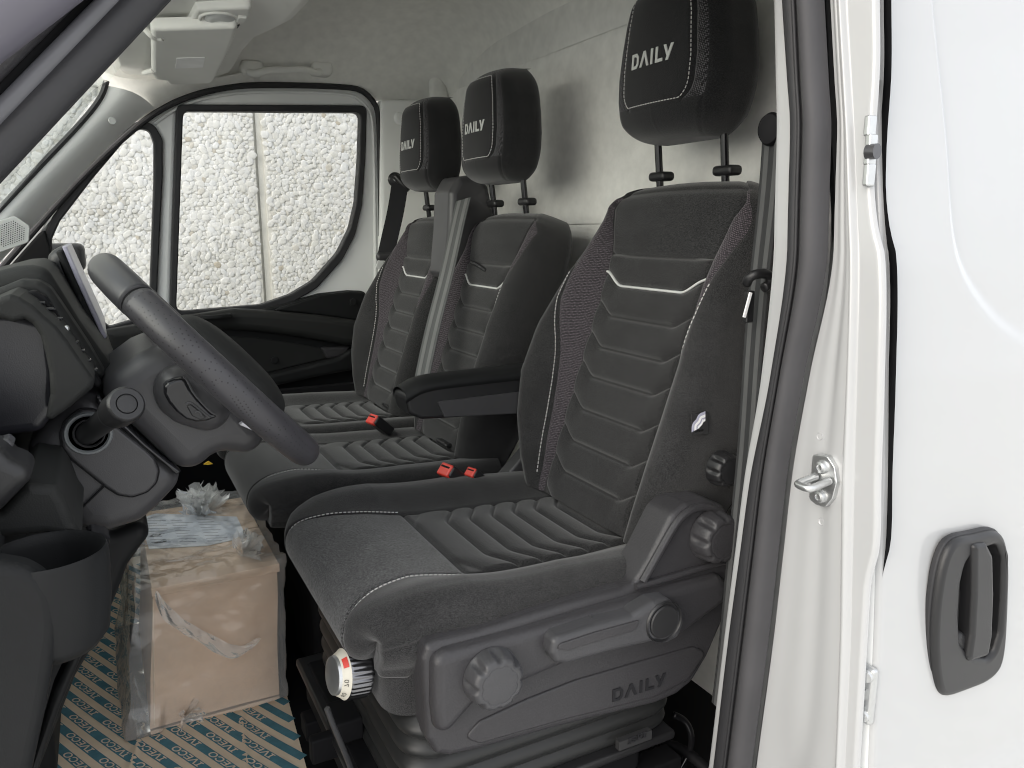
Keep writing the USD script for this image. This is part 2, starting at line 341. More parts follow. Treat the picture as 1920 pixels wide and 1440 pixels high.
# ================================================================ THE SETTING OUTSIDE
g = obj('ground', sheet([[(-30, -30, -.75), (-30, 30, -.75)], [(40, -30, -.75), (40, 30, -.75)]]), 'paving', smooth=False, kind='structure')
WX = 3.4
wall = T('concrete_wall', 'pale wall of pebble-faced concrete panels seen through the far windows', 'wall', (WX, 0, -.75))
yj = at(493, 400, x=WX)[1]
zt = 1.417
for k, (y0, y1) in enumerate(((yj+.018, yj+2.42), (yj-2.42, yj-.018), (yj+2.456, yj+4.9), (yj-4.9, yj-2.456))):
    obj('wall_panel', bx((WX, y0, -.75), (WX+.18, y1, zt)), 'mortar', wall, smooth=False)
obj('joint_strip', bx((WX+.012, yj-.018, -.75), (WX+.17, yj+.006, zt)), 'concrete', wall, smooth=False)
obj('joint_strip', bx((WX+.022, yj+.006, -.75), (WX+.17, yj+.018, zt)), 'mortar', wall, smooth=False)
obj('top_band', bx((WX-.012, -6, zt+.002), (WX+.18, 6, 3.4), .01), 'concrete', wall)
# pebbles: a packed layer, each instanced from a few worn shapes
def pebbles():
    st = .0188; pts = []
    for r in range(int(1.42/(st*.87))):
        for c in range(int(3.5/st)):
            pts.append((-1.75+(c+.5*(r % 2))*st, .0+r*st*.87))
    P = np.array(pts)+RNG.uniform(-.0065, .0065, (len(pts), 2))
    P = P[(np.abs(P[:, 0]-yj) > .026) & (P[:, 1] < zt-.012)]
    from scipy.spatial import cKDTree
    for _ in range(3):
        d, i = cKDTree(P).query(P, k=2); dv = P-P[i[:, 1]]; L = np.linalg.norm(dv, axis=1, keepdims=True)+1e-9
        P = P+dv/L*np.clip(.0165-L, 0, 1)*.4
    n = len(P)
    pi = UsdGeom.PointInstancer.Define(stage, wall.path+'/pebbles')
    paths = []
    for k in range(7):
        s = trimesh.creation.icosphere(subdivisions=2); v = np.array(s.vertices)
        v *= 1+.30*(meshkit.fbm(v*.9+k*9.1, 2, k)-.5)[:, None]
        v = np.clip(v, -.86, .86)*[1, 1, .8+.1*(k % 3)]
        m = UsdGeom.Mesh.Define(stage, wall.path+f'/pebbles/pebble_{k:03d}'); vv, ff, nn = meshkit.arrays((v, s.faces), True)
        m.CreatePointsAttr(Vt.Vec3fArray.FromNumpy(vv.astype(np.float32))); m.CreateFaceVertexCountsAttr([3]*len(ff)); m.CreateFaceVertexIndicesAttr(Vt.IntArray.FromNumpy(ff.astype(np.int32).ravel()))
        m.CreateNormalsAttr(Vt.Vec3fArray.FromNumpy(nn.astype(np.float32))); m.SetNormalsInterpolation('vertex'); m.CreateSubdivisionSchemeAttr('none')
        UsdShade.MaterialBindingAPI.Apply(m.GetPrim()).Bind(MATS['pebble']); paths.append(m.GetPath())
    pi.CreatePrototypesRel().SetTargets(paths)
    pi.CreateProtoIndicesAttr(Vt.IntArray.FromNumpy(RNG.integers(0, 7, n).astype(np.int32)))
    size = .0112*np.exp(RNG.normal(0, .22, n)); size = np.clip(size, .0075, .0175)
    sc = np.c_[size*RNG.uniform(.30, .42, n), size*RNG.uniform(1.0, 1.4, n), size*RNG.uniform(.85, 1.15, n)]
    pos = np.c_[np.full(n, .0008)-RNG.uniform(0, .0022, n), P[:, 0], P[:, 1]+.75]
    pi.CreatePositionsAttr(Vt.Vec3fArray.FromNumpy(pos.astype(np.float32))); pi.CreateScalesAttr(Vt.Vec3fArray.FromNumpy(sc.astype(np.float32)))
    a = RNG.uniform(0, 2*math.pi, n)
    pi.CreateOrientationsAttr(Vt.QuathArray([Gf.Quath(float(math.cos(t/2)), float(math.sin(t/2)), 0, 0) for t in a]))
    pi.GetPrim().SetCustomDataByKey('kind', 'stuff')
pebbles()

# ================================================================ THE VAN'S BODY
van = T('panel_van', 'white panel van whose open driver doorway shows its grey and black cab', 'van', (1.5, -1, -.75))
obj('cab_floor', bx((.6, -1.0, -.06), (2.45, .75, -.001)), 'deep_black', van, smooth=False)
obj('roof_panel', bx((.58, -3.2, 1.56), (2.47, -.1, 1.59)), 'white_paint', van, smooth=False)
obj('body_side', bx((2.53, -3.2, -.3), (2.56, -1.0, 1.57)), 'white_paint', van, smooth=False)
obj('front_end', bx((.6, .62, -.45), (2.45, 1.2, .52), .05), 'white_paint', van)
obj('door_sill', bx((.52, -.70, -.3), (.66, .62, -.02), .02), 'white_paint', van)
# far door on its leaning plane: x = 2.42 - .1 (z - .9)
DN = np.array([1, 0, .1])
def atD(u, v, off=0.): return at(u, v, pl=((2.42+off, 0, .9), DN))
def dz(pts, off=0.): return [tuple(atD(u, v, off)[1:]) for u, v in pts]
def dmap(off, t): return lambda a, b, d: (2.42+off-.1*(b-.9)+t-d, a, b)
def dplate(pts, off, t, bev=.004, step=.02, nb=3, smooth_n=None):
    P = dz(pts, off)
    if smooth_n: P = spl(P, smooth_n, True)
    return prism(Polygon(P), t, bev, dmap(off, t), step, nb)
pdoor = T('passenger_door', 'white passenger door with black trim and windows, beyond the far seat', 'door', (2.42, -.3, .0))
aper = [(713, 760), (713, 640), (708, 235), (700, 196), (680, 174), (645, 165), (500, 161), (415, 167), (335, 190), (262, 234), (150, 338), (60, 438), (-45, 558)]
ap = spl(dz(aper), 120)
door_out = list(map(tuple, ap))+[(ap[-1][0]+.02, .25), (ap[0][0], .05)]
wo = [(331, 197), (686, 199), (683, 300), (677, 385), (664, 440), (640, 487), (592, 540), (548, 566), (490, 584), (318, 594), (322, 450)]
wi = [(343, 209), (675, 211), (672, 300), (666, 380), (655, 428), (632, 474), (586, 526), (543, 552), (488, 571), (330, 584), (335, 440)]
qo = [(262, 227), (288, 234), (304, 262), (304, 330), (298, 450), (291, 600), (200, 625), (85, 520), (83, 440), (100, 405), (165, 320), (235, 240)]
qi = [(266, 241), (280, 246), (288, 268), (288, 340), (284, 450), (279, 590), (205, 612), (100, 520), (97, 448), (112, 415), (175, 333), (247, 248)]
r_w = [.02, .02, .1, .1, .1, .1, .1, .1, .05, .02, .1]
r_q = [.03, .03, .03, .1, .1, .01, .01, .02, .03, .03, .2, .04]
WO, WI, QO, QI = [rnd(dz(p), r) for p, r in ((wo, r_w), (wi, r_w), (qo, r_q), (qi, r_q))]
obj('door_frame', prism(Polygon(door_out).buffer(0).difference(Polygon(WO).buffer(-.002)).difference(Polygon(QO).buffer(-.002)), .035, .012, dmap(0, .035), .03), 'white_paint_inner', pdoor)
for nm, A, B in (('window_seal', WO, WI), ('quarter_seal', QO, QI)):
    obj(nm, prism(Polygon(A).buffer(.001).difference(Polygon(B)), .034, .004, dmap(-.012, .034), .02), 'seal_rubber', pdoor)
for nm, A in (('window_glass', WI), ('quarter_glass', QI)):
    obj(nm, prism(Polygon(A).buffer(.004), .004, 0.0005, dmap(.012, .004), .05, 1), 'window_glass', pdoor, smooth=False)
# raised lip round the door frame
lip = spl(dz([(704, 640), (699, 240), (691, 205), (672, 185), (640, 176), (500, 172), (418, 178), (345, 197), (290, 232)], -.004), 90)
obj('frame_bead', tube(np.c_[2.417-.1*(lip[:, 1]-.9), lip[:, 0], lip[:, 1]], .0045, 8), 'white_paint_inner', pdoor)
# door trim, layered plastic pieces
tb = [(196, 622), (330, 598), (440, 581), (492, 580), (535, 570), (600, 551), (655, 545), (683, 546), (690, 556), (689, 760), (470, 770), (190, 770)]
obj('door_trim', prism(Polygon(rnd(dz(tb, -.03), [.01]*6+[.03, .03, .03, .01, .01, .01])), .05, .006, dmap(-.03, .05), .02), 'dash_plastic', pdoor)
sill = [(196, 621), (330, 597), (440, 580), (500, 583), (600, 592), (688, 604), (689, 650), (650, 648), (560, 632), (480, 622), (400, 618), (330, 625), (272, 646), (240, 690), (196, 700)]
obj('upper_sill', prism(Polygon(rnd(dz(sill, -.075), .012)), .05, .022, dmap(-.075, .05), .012, 5), 'dash_soft', pdoor)
rail = [(380, 745), (420, 722), (490, 706), (570, 688), (635, 671), (655, 657), (689, 652), (689, 690), (600, 706), (500, 728), (400, 752)]
obj('lower_rail', prism(Polygon(rnd(dz(rail, -.07), .006)), .045, .012, dmap(-.07, .045), .012, 4), 'dash_plastic', pdoor)
pk = [(275, 690), (300, 655), (340, 638), (400, 630), (480, 633), (560, 645), (612, 655), (630, 668), (560, 684), (480, 704), (400, 722), (300, 740)]
obj('pocket_liner', prism(Polygon(rnd(dz(pk, -.034), .01)), .006, .003, dmap(-.034, .006), .02), 'dash_soft', pdoor)
obj('pocket_scoop', prism(Polygon(rnd(dz([(602, 652), (657, 650), (652, 662), (630, 672), (614, 672)], -.05), .006)), .02, .008, dmap(-.05, .02), .01), 'side_cover_plastic', pdoor)
corner = [(525, 577), (600, 553), (655, 547), (682, 548), (688, 558), (687, 603), (600, 590), (515, 582)]
obj('corner_panel', prism(Polygon(rnd(dz(corner, -.045), [.01, .01, .01, .02, .02, .01, .01, .01])), .016, .006, dmap(-.045, .016), .012), 'dash_plastic', pdoor)
for (u, v, o) in ((662, 566, -.047), (515, 675, -.036)):
    c = atD(u, v, o)
    obj('plug', lathe([(.0001, .004), (.009, .004), (.0105, .003), (.0105, 0), (.013, 0), (.013, -.004)], c, (-1, 0, 0), 28), 'dash_plastic', pdoor)
c = atD(392, 592, -.085)
obj('sill_tray', moved(lathe([(.032, -.004), (.034, .002), (.037, .003), (.039, 0), (.039, -.006)], (0, 0, 0), (0, 0, 1), 36), np.diag([.75, 1.6, 1.]), c), 'dash_plastic', pdoor)
obj('tray_well', moved(lathe([(.0001, .0005), (.033, .0005)], (0, 0, 0), (0, 0, 1), 36), np.diag([.75, 1.6, 1.]), c), 'deep_black', pdoor)
obj('inner_handle', bx(atD(366, 620, -.09)-[.006, .008, .006], atD(374, 616, -.09)+[.01, .012, .004], .003), 'black_plastic', pdoor)
obj('mirror_panel', prism(Polygon(rnd(dz([(-30, 540), (20, 497), (72, 438), (84, 430), (96, 470), (100, 540)], -.02), .006)), .03, .006, dmap(-.02, .03), .02), 'dash_plastic', pdoor)
mirp = at(122, 470, x=2.62)
obj('door_mirror', bx(mirp-[.02, .05, .06], mirp+[.12, .055, .02], .018), 'black_plastic', pdoor)
# aperture weatherstrip
a3 = np.c_[2.407-.1*(ap[:, 1]-.9), ap[:, 0], ap[:, 1]]
obj('aperture_seal', tube(a3, .0085, 10), 'seal_rubber', van)
# passenger-side B-pillar and the wall above the doorway
obj('far_pillar_trim', prism(Polygon(rnd([(-.80, 1.285), (-1.0, 1.30), (-1.0, .1), (-.795, .1)], .004)), .04, .012, lambda a, b, d: (2.425-.08*(b-.9)-d, a, b), .03), 'light_trim', van)
c = at(749, 222, x=2.36)
obj('pillar_plug', lathe([(.0001, .012), (.012, .012), (.017, .008), (.02, 0)], c, (-1, 0, 0), 20), 'light_trim', van)
# headliner
ys = np.r_[np.linspace(.05, -.86, 30), -1.0+.14*(1-np.sin(np.linspace(0, math.pi/2, 14)))]
xs = spl([(.67, 1.16), (.69, 1.28), (.77, 1.41), (1.0, 1.485), (1.5, 1.51), (2.0, 1.49), (2.22, 1.43), (2.315, 1.36), (2.37, 1.315), (2.40, 1.285)], 60)
P = []
for k, y in enumerate(ys):
    drop = 0 if k < 30 else .14*(1-math.cos((k-29)/14*math.pi/2))
    # the lining bows up along its middle and dips towards the bulkhead
    q = np.c_[xs[:, 0], np.full(60, y), xs[:, 1]-drop*sm((xs[:, 1]-1.16)/.3)-.03*sm((-.35-y)/.4)*sm((xs[:, 1]-1.36)/.12)*0]
    P.append(q)
P = np.array(P); P[..., 2] += .006*(meshkit.fbm(P*6, 2, 3)-.5)
obj('headliner', sheet(P), 'headliner_felt', van, smooth=True)
# bulkhead behind the seats: three felt panels with seams
def felt(x0, x1, z0, z1, y, seed, amp=.004):
    nx, nz = 90, max(8, int((z1-z0)/.02)); X, Z = np.meshgrid(np.linspace(x0, x1, nx), np.linspace(z0, z1, nz))
    e = np.minimum(np.minimum(Z-z0, z1-Z), .012)/.012
    Y = y+amp*(meshkit.fbm(np.stack([X*5, Z*4, X*0], -1), 3, seed)-.5)-.004*(1-e)**2
    return sheet(np.stack([X, Y, Z], -1)[:, ::-1])
obj('bulkhead_panel', felt(.60, 2.42, 1.3105, 1.53, -.995, 1), 'bulkhead_felt', van, smooth=True)
obj('bulkhead_panel', felt(.60, 2.42, .9115, 1.3095, -.994, 2, .007), 'bulkhead_felt', van, smooth=True)
obj('bulkhead_panel', felt(.60, 2.42, -.02, .910, -.988, 3), 'bulkhead_felt', van, smooth=True)
obj('bulkhead_frame', bx((.60, -1.03, -.1), (2.45, -1.01, 1.55)), 'headliner_felt', van, smooth=False)
w = spl([at(798, 92, y=-.975), at(808, 120, y=-.972), at(822, 160, y=-.97), at(820, 260, y=-.975), at(815, 340, y=-.98)], 24)
obj('corner_cover', tube(w, np.r_[np.linspace(.008, .030, 8), np.linspace(.030, .026, 16)], 14), 'bulkhead_felt', van, smooth=True)
# far A-pillar trim
Lc = spl([at(203, 150, x=2.27), at(190, 184, x=2.27), at(100, 287, x=2.27), at(0, 393, x=2.27), at(-80, 478, x=2.27)], 40)
Rc = spl([at(300, 196, x=2.36), at(262, 222, x=2.36), at(150, 330, x=2.36), at(60, 427, x=2.36), at(-50, 545, x=2.36)], 40)
def pillar(i0, i1, off=0):
    R = []
    for a, b in zip(Lc[i0:i1], Rc[i0:i1]):
        t = np.linspace(0, 1, 16)[:, None]; R.append(a+(b-a)*t+np.array([-.028, -.008, .006])*np.sin(t*math.pi)+np.array([-off, 0, 0]))
    return sheet(np.array(R))
obj('a_pillar_trim', pillar(1, 40), 'light_trim', van, smooth=True)
tc = spl([at(u, v, x=2.33) for u, v in ((170, 120), (210, 140), (250, 148), (320, 148), (400, 146), (455, 134))], 50)
bc = spl([at(u, v, x=2.395) for u, v in ((186, 178), (230, 206), (262, 229), (335, 195), (415, 172), (480, 164))], 50)
obj('a_pillar_upper_lining', sheet(np.array([[a+(b-a)*t+np.array([-.03, 0, .01])*math.sin(t*math.pi) for t in np.linspace(0, 1, 14)] for a, b in zip(tc, bc)])), 'headliner_felt', van, smooth=True)
obj('footwell_side', bx((2.34, -.74, -.02), (2.37, .63, .42), .0), 'deep_black', van, smooth=False)
obj('footwell_front', bx((.62, .60, -.02), (2.40, .64, .60), .0), 'deep_black', van, smooth=False)
obj('windscreen_edge', tube(Lc+[.0, .004, -.002], .007, 8), 'seal_rubber', van)
c = at(210, 228, x=2.285)
obj('pillar_cap', lathe([(.0001, .003), (.0085, .003), (.0095, .001)], c-[.012, 0, 0], (-1, -.35, .2), 24), 'grille_trim', van)
cg = at(18, 438, x=2.29)
gx, gy = np.array([0, .60, -.62]), np.array([0, -.75, -.62]); gx = np.array([0, -.95, .1]); gy = np.array([0, -.35, -.9]); gn = np.array([-1., -.2, .1])
obj('speaker_grille', prism(Polygon(rnd([(-.05, -.034), (.032, -.034), (.05, .0), (.03, .034), (-.05, .034)], .01)), .006, .002, frame_map(cg+np.array([-.022, 0, 0]), (0, -.93, .36), (0, -.36, -.93), (-1, 0, 0)), .01), 'grille_trim', van)
holes = []
for i in range(-8, 8):
    for j in range(-5, 6):
        a, b = (i+.5*(j % 2))*.0052, j*.0046
        if abs(a)+abs(b)*.5 < .04 and a > -.045:
            o = cg+np.array([-.0285, 0, 0])+a*np.array([0, -.93, .36])+b*np.array([0, -.36, -.93]); holes.append(lathe([(.0001, .0003), (.0014, .0003)], o, (-1, 0, 0), 6))
obj('grille_holes', holes, 'deep_black', van, smooth=False, kind='stuff')
obj('door_header', tube(spl([(.655, -.74, 1.37), (.652, -.60, 1.372), (.650, -.45, 1.36), (.645, -.30, 1.32), (.64, -.20, 1.235), (.635, -.12, 1.14)], 40), .028, 14), 'white_paint', van)
obj('header_seal', tube(spl([(.640, -.70, 1.335), (.638, -.60, 1.338), (.635, -.45, 1.326), (.630, -.32, 1.288), (.625, -.22, 1.205), (.62, -.14, 1.115)], 40), .012, 12), 'seal_rubber', van)
# windscreen
nl = np.array([(.64, -.10, 1.115), (.64, .05, .945), (.64, .33, .62)])
ws = np.array([[a+(b-a)*t+np.array([0, .06, .03])*math.sin(t*math.pi) for t in np.linspace(0, 1, 16)] for a, b in zip([Lc[0]+[0, -.1, .12], Lc[20], Lc[39]+[0, .1, -.12]], [nl[0]+[0, -.1, .12], nl[1], nl[2]])])
obj('windscreen', sheet(ws), 'windscreen_glass', van, smooth=True)
# near A-pillar: rubber seal, trim strip, inner pillar, outer pillar; all slope forward and down
def aline(u0, v1, x, e0=.28, e1=.45):
    a, b = at(u0, 0, x=x), at(0, v1, x=x); d = (b-a)/np.linalg.norm(b-a); return np.array([a-d*e0, a+(b-a)*.5, b+d*e1])
for nm, u0, v1, x, r, mt in (('doorway_seal', 268, 284, .60, .0112, 'seal_rubber'), ('doorway_seal_lip', 308, 330, .605, .0030, 'seal_rubber'), ('a_pillar_strip', 206, 212, .597, .0062, 'strip_grey'),
                             ('a_pillar_gap', 160, 166, .615, .012, 'deep_black'), ('a_pillar_inner', 100, 100, .60, .0105, 'side_cover_plastic'), ('a_pillar_outer', 8, 6, .585, .024, 'pillar_grey')):
    L = aline(u0, v1, x); P = np.array([L[0]+(L[2]-L[0])*t for t in np.linspace(0, 1, 30)])
    obj(nm, tube(P, r, 16), mt, van)
# ---------------------------------------------------------------- near B-pillar (jamb facing forward at y = -.68)
VV = [-260, 0, 150, 240, 340, 430, 480, 706, 900, 1030, 1100, 1180, 1440, 1700]
BC = {'f0': [1440.0, 1448.0, 1451.1, 1453.0, 1450.5, 1448.2, 1447.0, 1424.0, 1392.0, 1375.8, 1367.0, 1357.0, 1326.0, 1290.0], 's0': [1462.0, 1474.0, 1484.0, 1490.0, 1487.5, 1485.2, 1484.0, 1453.0, 1413.0, 1394.9, 1385.1, 1374.0, 1343.0, 1310.0], 'sm': [1494.0, 1507.0, 1513.9, 1518.0, 1515.1, 1512.5, 1511.0, 1475.0, 1442.0, 1425.8, 1417.0, 1407.0, 1374.0, 1340.0],
      's1': [1530.0, 1543.0, 1551.1, 1556.0, 1553.1, 1550.5, 1549.0, 1505.0, 1472.0, 1457.6, 1449.9, 1441.0, 1407.0, 1375.0], 'r1': [1558.0, 1566.0, 1574.1, 1579.0, 1581.9, 1584.5, 1586.0, 1581.0, 1572.0, 1570.6, 1569.9, 1569.0, 1560.0, 1548.0], 'r2': [1568.0, 1578.0, 1586.8, 1592.0, 1595.8, 1599.1, 1601.0, 1597.0, 1592.0, 1589.7, 1588.4, 1587.0, 1576.0, 1566.0], 'e': [1623, 1631.5, 1631, 1625, 1622, 1630, 1642, 1642, 1636, 1633, 1617, 1612, 1597, 1580]}
zz_ = np.linspace(1.36, -.06, 110)
def bcurve(key, y):
    p = np.array([at(u, v, y=y) for u, v in zip(BC[key], VV)]); o = np.argsort(p[:, 2]); from scipy.interpolate import PchipInterpolator as PC; return PC(p[o][:, 2], p[o][:, 0])(zz_)
X = {k: bcurve(k, -.68) for k in BC}
def bsheet(cols):
    """cols: list of (x(z), y) columns"""
    return sheet(np.array([[(cx[i], cy[i] if np.ndim(cy) else cy, z) for cx, cy in cols] for i, z in enumerate(zz_)]))
bp = obj('door_pillar', bsheet([(X['f0']-.012, -.74), (X['e']+.05, -.74), (X['e']+.05, -.72), (X['e']+.012, -.716)]), 'white_paint', van, label='white painted pillar with striker at the rear of the open doorway')
fl = [(X['f0']+.0, -.715), (X['f0'], -.683), (X['f0']*.7+X['s0']*.3, -.6805), (X['s0']-.006, -.6805)]
obj('flange', bsheet(fl), 'white_paint', bp, smooth=40)
obj('edge_trim', bsheet([(X['f0']+.0, -.690), (X['f0']+.014*sm((.72-zz_)/.06), -.6985), (X['f0']+.016*sm((.72-zz_)/.06), -.74)]), 'seal_rubber', bp)
obj('flange_back', bsheet([(X['f0'], -.715), (X['f0']-.03, -.74)]), 'white_paint', bp)
def bulge(a, b, h, n=14, y0=-.682, sk=0.):
    th = np.linspace(0, math.pi, n); return [((X[a]+X[b])/2+(X[a]-X[b])/2*np.cos(t)*1.02, y0+h*(math.sin(t)**.8)) for t in th]
obj('seal_inner_lip', bsheet(bulge('s0', 'sm', .016)), 'seal_rubber', bp, smooth=True)
obj('seal_outer_bulb', bsheet(bulge('sm', 's1', .022)), 'seal_rubber_soft', bp, smooth=True)
crn = tube(np.array([(X['sm'][i]+.0028, -.679+.012, z) for i, z in enumerate(zz_)]), .0022, 8)
obj('seal_bead', crn, 'seal_rubber', bp, smooth=True)
def dent(xn, z):  # pressed recesses of the jamb, in metres
    t = sm((.36-z)/.25); c = .02+.045*t
    return -.004*math.exp(-((xn-(.62-.25*t))/.16)**2)*(1-.4*t)-.006*t*math.exp(-((xn-.35)/.18)**2)
cols = []
for k in np.linspace(0, 1, 28):
    cx = X['s1']*(1-k)+X['r1']*k
    cols.append((cx, np.array([-.685-.006*sm((.75-k)/.6)+dent(k, z) for z in zz_])))
n_r = 10
for k in np.linspace(0, 1, n_r)[1:]:
    cx = X['r1']*(1-k)+X['r2']*k; cols.append((cx, np.full(110, -.685+.0055*math.sin(k*math.pi)-.002*k)))
for k in np.linspace(0, 1, 12)[1:]:
    cx = X['r2']*(1-k)+(X['e']+.006)*k; cols.append((cx, np.full(110, -.687-.001*k)))
for a in np.linspace(0, math.pi/2, 8)[1:]:
    cols.append((X['e']+.006-.006*np.sin(a), -.688-.006*(1-math.cos(a))))
obj('jamb', bsheet(cols), 'white_paint', bp, smooth=35)
outer = np.array([[(X['e'][i], -.694, z), (X['e'][i]+.010, -.702, z), (X['e'][i]+.034, -.76, z)] for i, z in enumerate(zz_)]); j0, j1 = int(np.argmin(np.abs(zz_-1.05))), int(np.argmin(np.abs(zz_-.845)))
obj('outer_edge', sheet(outer[:j0+1]), 'white_paint', bp); obj('outer_edge', sheet(outer[j1:]), 'white_paint', bp)
obj('gap_rubber', sheet(outer[j0:j1+1]+np.array([.0015, 0, 0])), 'seal_rubber', bp)
obj('pillar_backing', bsheet([(X['e']+.002, -.714), (X['e']+.03, -.725), (X['e']+.05, -1.02)]), 'deep_black', bp)
# striker: plate, loop, two screws
sc = at(1535, 902, y=-.68)
spm = frame_map(sc+[0, -.006, 0], (-1, 0, 0), (0, 0, 1), (0, 1, 0))
Sp = [tuple((at(u, v, y=-.68)-sc)[[0, 2]]*[-1, 1]) for u, v in ((1524, 851), (1552, 855), (1566, 876), (1570, 905), (1562, 935), (1548, 951), (1530, 946), (1517, 935), (1521, 895))]
obj('striker_plate', prism(Polygon(rnd(Sp, .006)), .007, .001, spm, .005), 'zinc', bp)
loop = [(.0, -.002), (.0, -.008), (.0, .0)]
p0, p1 = at(1555, 902, y=-.677), at(1530, 893, y=-.677)
o1 = np.array([0, .028, -.004])
obj('striker_loop', tube(spl([p0, p0+o1*.9, p0+o1*1.05+(p1-p0)*.12, p1+o1*1.05-(p1-p0)*.12, p1+o1*.9, p1], 40), .0042, 12), 'zinc', bp)
for u, v in ((1541, 876), (1538, 931)):
    c = at(u, v, y=-.678)
    obj('screw', lathe([(.0001, .003), (.0028, .003), (.0035, .0045), (.0062, .0035), (.0075, .001), (.0075, -.002)], c, (0, 1, 0), 20), 'zinc', bp)
for u, v in ((1538, 818), (1541, 978)):
    c = at(u, v, y=-.69); obj('dimple', lathe([(.0025, .0), (.004, .0012), (.005, -.001)], c, (0, 1, 0), 18), 'white_paint', bp)

# ---------------------------------------------------------------- sliding side door
def xskin(z): return np.interp(z, [-.4, .05, .28, .45, .64, .86, 1.1, 1.3, 1.5], [.462, .469, .4765, .487, .5, .525, .563, .602, .65])
sd = T('sliding_door', 'white sliding side door with black recessed handle, right of the pillar', 'door', (.5, -1.4, -.45))
def skin_at(u, v):
    x = .5
    for _ in range(8): p = at(u, v, x=x); x = float(xskin(p[2]))
    return at(u, v, x=x)
ed = np.array([skin_at(u, v) for u, v in ((1627, -150), (1633, 0), (1643, 240), (1650, 400), (1655, 560), (1657, 750), (1654, 950), (1647, 1180), (1636, 1440), (1622, 1700))])
cr = np.array([skin_at(u, v)[1:] for u, v in ((1752, -200), (1752, 0), (1768, 160), (1783, 330), (1797, 470), (1830, 545), (1880, 605), (1960, 655), (2060, 690))])
lo_ = np.array([skin_at(u, v)[1:] for u, v in ((1640, 1545), (1740, 1480), (1830, 1434), (1920, 1399), (2050, 1350))])
crl = LineString(spl(cr, 80)); lol = LineString(spl(lo_, 40))
ez = np.linspace(1.5, -.35, 260); ey = np.interp(ez, ed[::-1, 2], ed[::-1, 1])
import shapely
R = []
yo = np.r_[0, .0015, .004, np.linspace(.008, .36, 130), np.linspace(.4, 1.6, 14)]
crp = Polygon(list(crl.coords)+[(crl.coords[-1][0]-.5, crl.coords[-1][1]), (-2.6, 2.0), (cr[0][0], 2.0)]).buffer(0)
lop = Polygon(list(lol.coords)+[(-2.4, lo_[-1][1]+.1), (-2.4, -.8), (-.55, -.8)]).buffer(0)
Y = ey[:, None]-yo[None, :]; Z = np.repeat(ez[:, None], len(yo), 1)
pts = shapely.points(Y.ravel(), Z.ravel())
dc = shapely.distance(pts, crl).reshape(Y.shape); ins = shapely.contains(crp, pts).reshape(Y.shape)
s1 = np.where(ins, dc, -dc); dlw = shapely.distance(pts, lol).reshape(Y.shape); s2 = np.where(shapely.contains(lop, pts).reshape(Y.shape), dlw, -dlw)
wid = np.interp(Z, [.7, .85, .95], [.017, .010, .005])
Xs = xskin(Z)+.006*sm((s1/wid+1)/2)-.007*sm((s2/.012+1)/2)
Xs[:, 0] += .006; Xs[:, 1] += .002; Xs[:, 2] += .0005
Xs += .0012*(meshkit.fbm(np.stack([Y*2.2, Z*2.2, Z*0], -1), 2, 5)-.5)
S = np.stack([Xs, Y, Z], -1)
HPX = [(1775, 1012), (1812, 1000), (1852, 992), (1868, 1002), (1877, 1046), (1877, 1110), (1875, 1165), (1868, 1230), (1856, 1256), (1834, 1274), (1800, 1288), (1764, 1299), (1752, 1294), (1745, 1274), (1739, 1215), (1740, 1150), (1746, 1096), (1757, 1046)]
HP = spl(yz(HPX, float(xskin(.45))), 90, True)
kv, kf = sheet(S); hole = shapely.contains(Polygon(HP).buffer(-.006), shapely.points(kv[:, 1], kv[:, 2]))
obj('door_skin', (kv, kf[~hole[kf].all(1)]), 'white_paint', sd, smooth=True)
e2 = S[:, 0]; fm = np.stack([e2, e2+[.022, .002, 0], e2+[.05, .001, 0], e2+[.055, -.02, 0]], 1); iz = int(np.argmin(np.abs(e2[:, 2]-.83)))
obj('front_flange', sheet(fm[iz:]), 'white_paint_inner', sd, smooth=30)
obj('upper_flange', sheet(np.stack([e2, e2+[.003, .0015, 0], e2+[.006, -.004, 0], e2+[.010, -.03, 0]], 1)[:iz+1]), 'white_paint_inner', sd, smooth=30)
obj('edge_seal', tube(np.array([p+[.050, -.014, 0] for p in e2[::4]]), .012, 8), 'seal_rubber', sd)
# handle: bezel, bowl, grip
xh = float(xskin(.45))
bowl = rnd(yz([(1795, 1050), (1812, 1030), (1856, 1015), (1866, 1040), (1864, 1120), (1860, 1180), (1850, 1215), (1838, 1228), (1805, 1225), (1786, 1198), (1783, 1150), (1786, 1090)], xh), .02, 8)
hm = lambda x: (lambda a, b, d: (x-d, a, b))
obj('bezel', prism(Polygon(HP).difference(Polygon(bowl)), .016, .007, hm(xh+.005), .006, 5), 'black_plastic', sd)
obj('gasket', prism(Polygon(HP).buffer(.0022).difference(Polygon(bowl)), .006, .002, hm(xh+.003), .008), 'seal_rubber', sd)
n = len(bowl); cb = bowl.mean(0); rr = []
for k, dpt in ((1., -.006), (.97, .004), (.9, .016), (.75, .024), (.45, .027), (.02, .028)): rr.append(np.c_[np.full(n, xh+dpt), cb+(bowl-cb)*k])
obj('bowl', sheet(np.array(rr), closed=True), 'black_plastic', sd, smooth=50)
gp = rnd(yz([(1822, 1020), (1846, 1016), (1858, 1040), (1860, 1110), (1857, 1190), (1850, 1228), (1815, 1240), (1812, 1232), (1818, 1190), (1822, 1110)], xh-.012), .006)
obj('grip', prism(Polygon(gp), .018, .006, hm(xh+.002), .006, 4), 'black_plastic', sd)
obj('grip_foot', prism(Polygon(rnd(yz([(1784, 1196), (1800, 1182), (1818, 1196), (1816, 1228), (1800, 1222)], xh-.004), .005)), .02, .006, hm(xh+.012), .006, 4), 'black_plastic', sd)
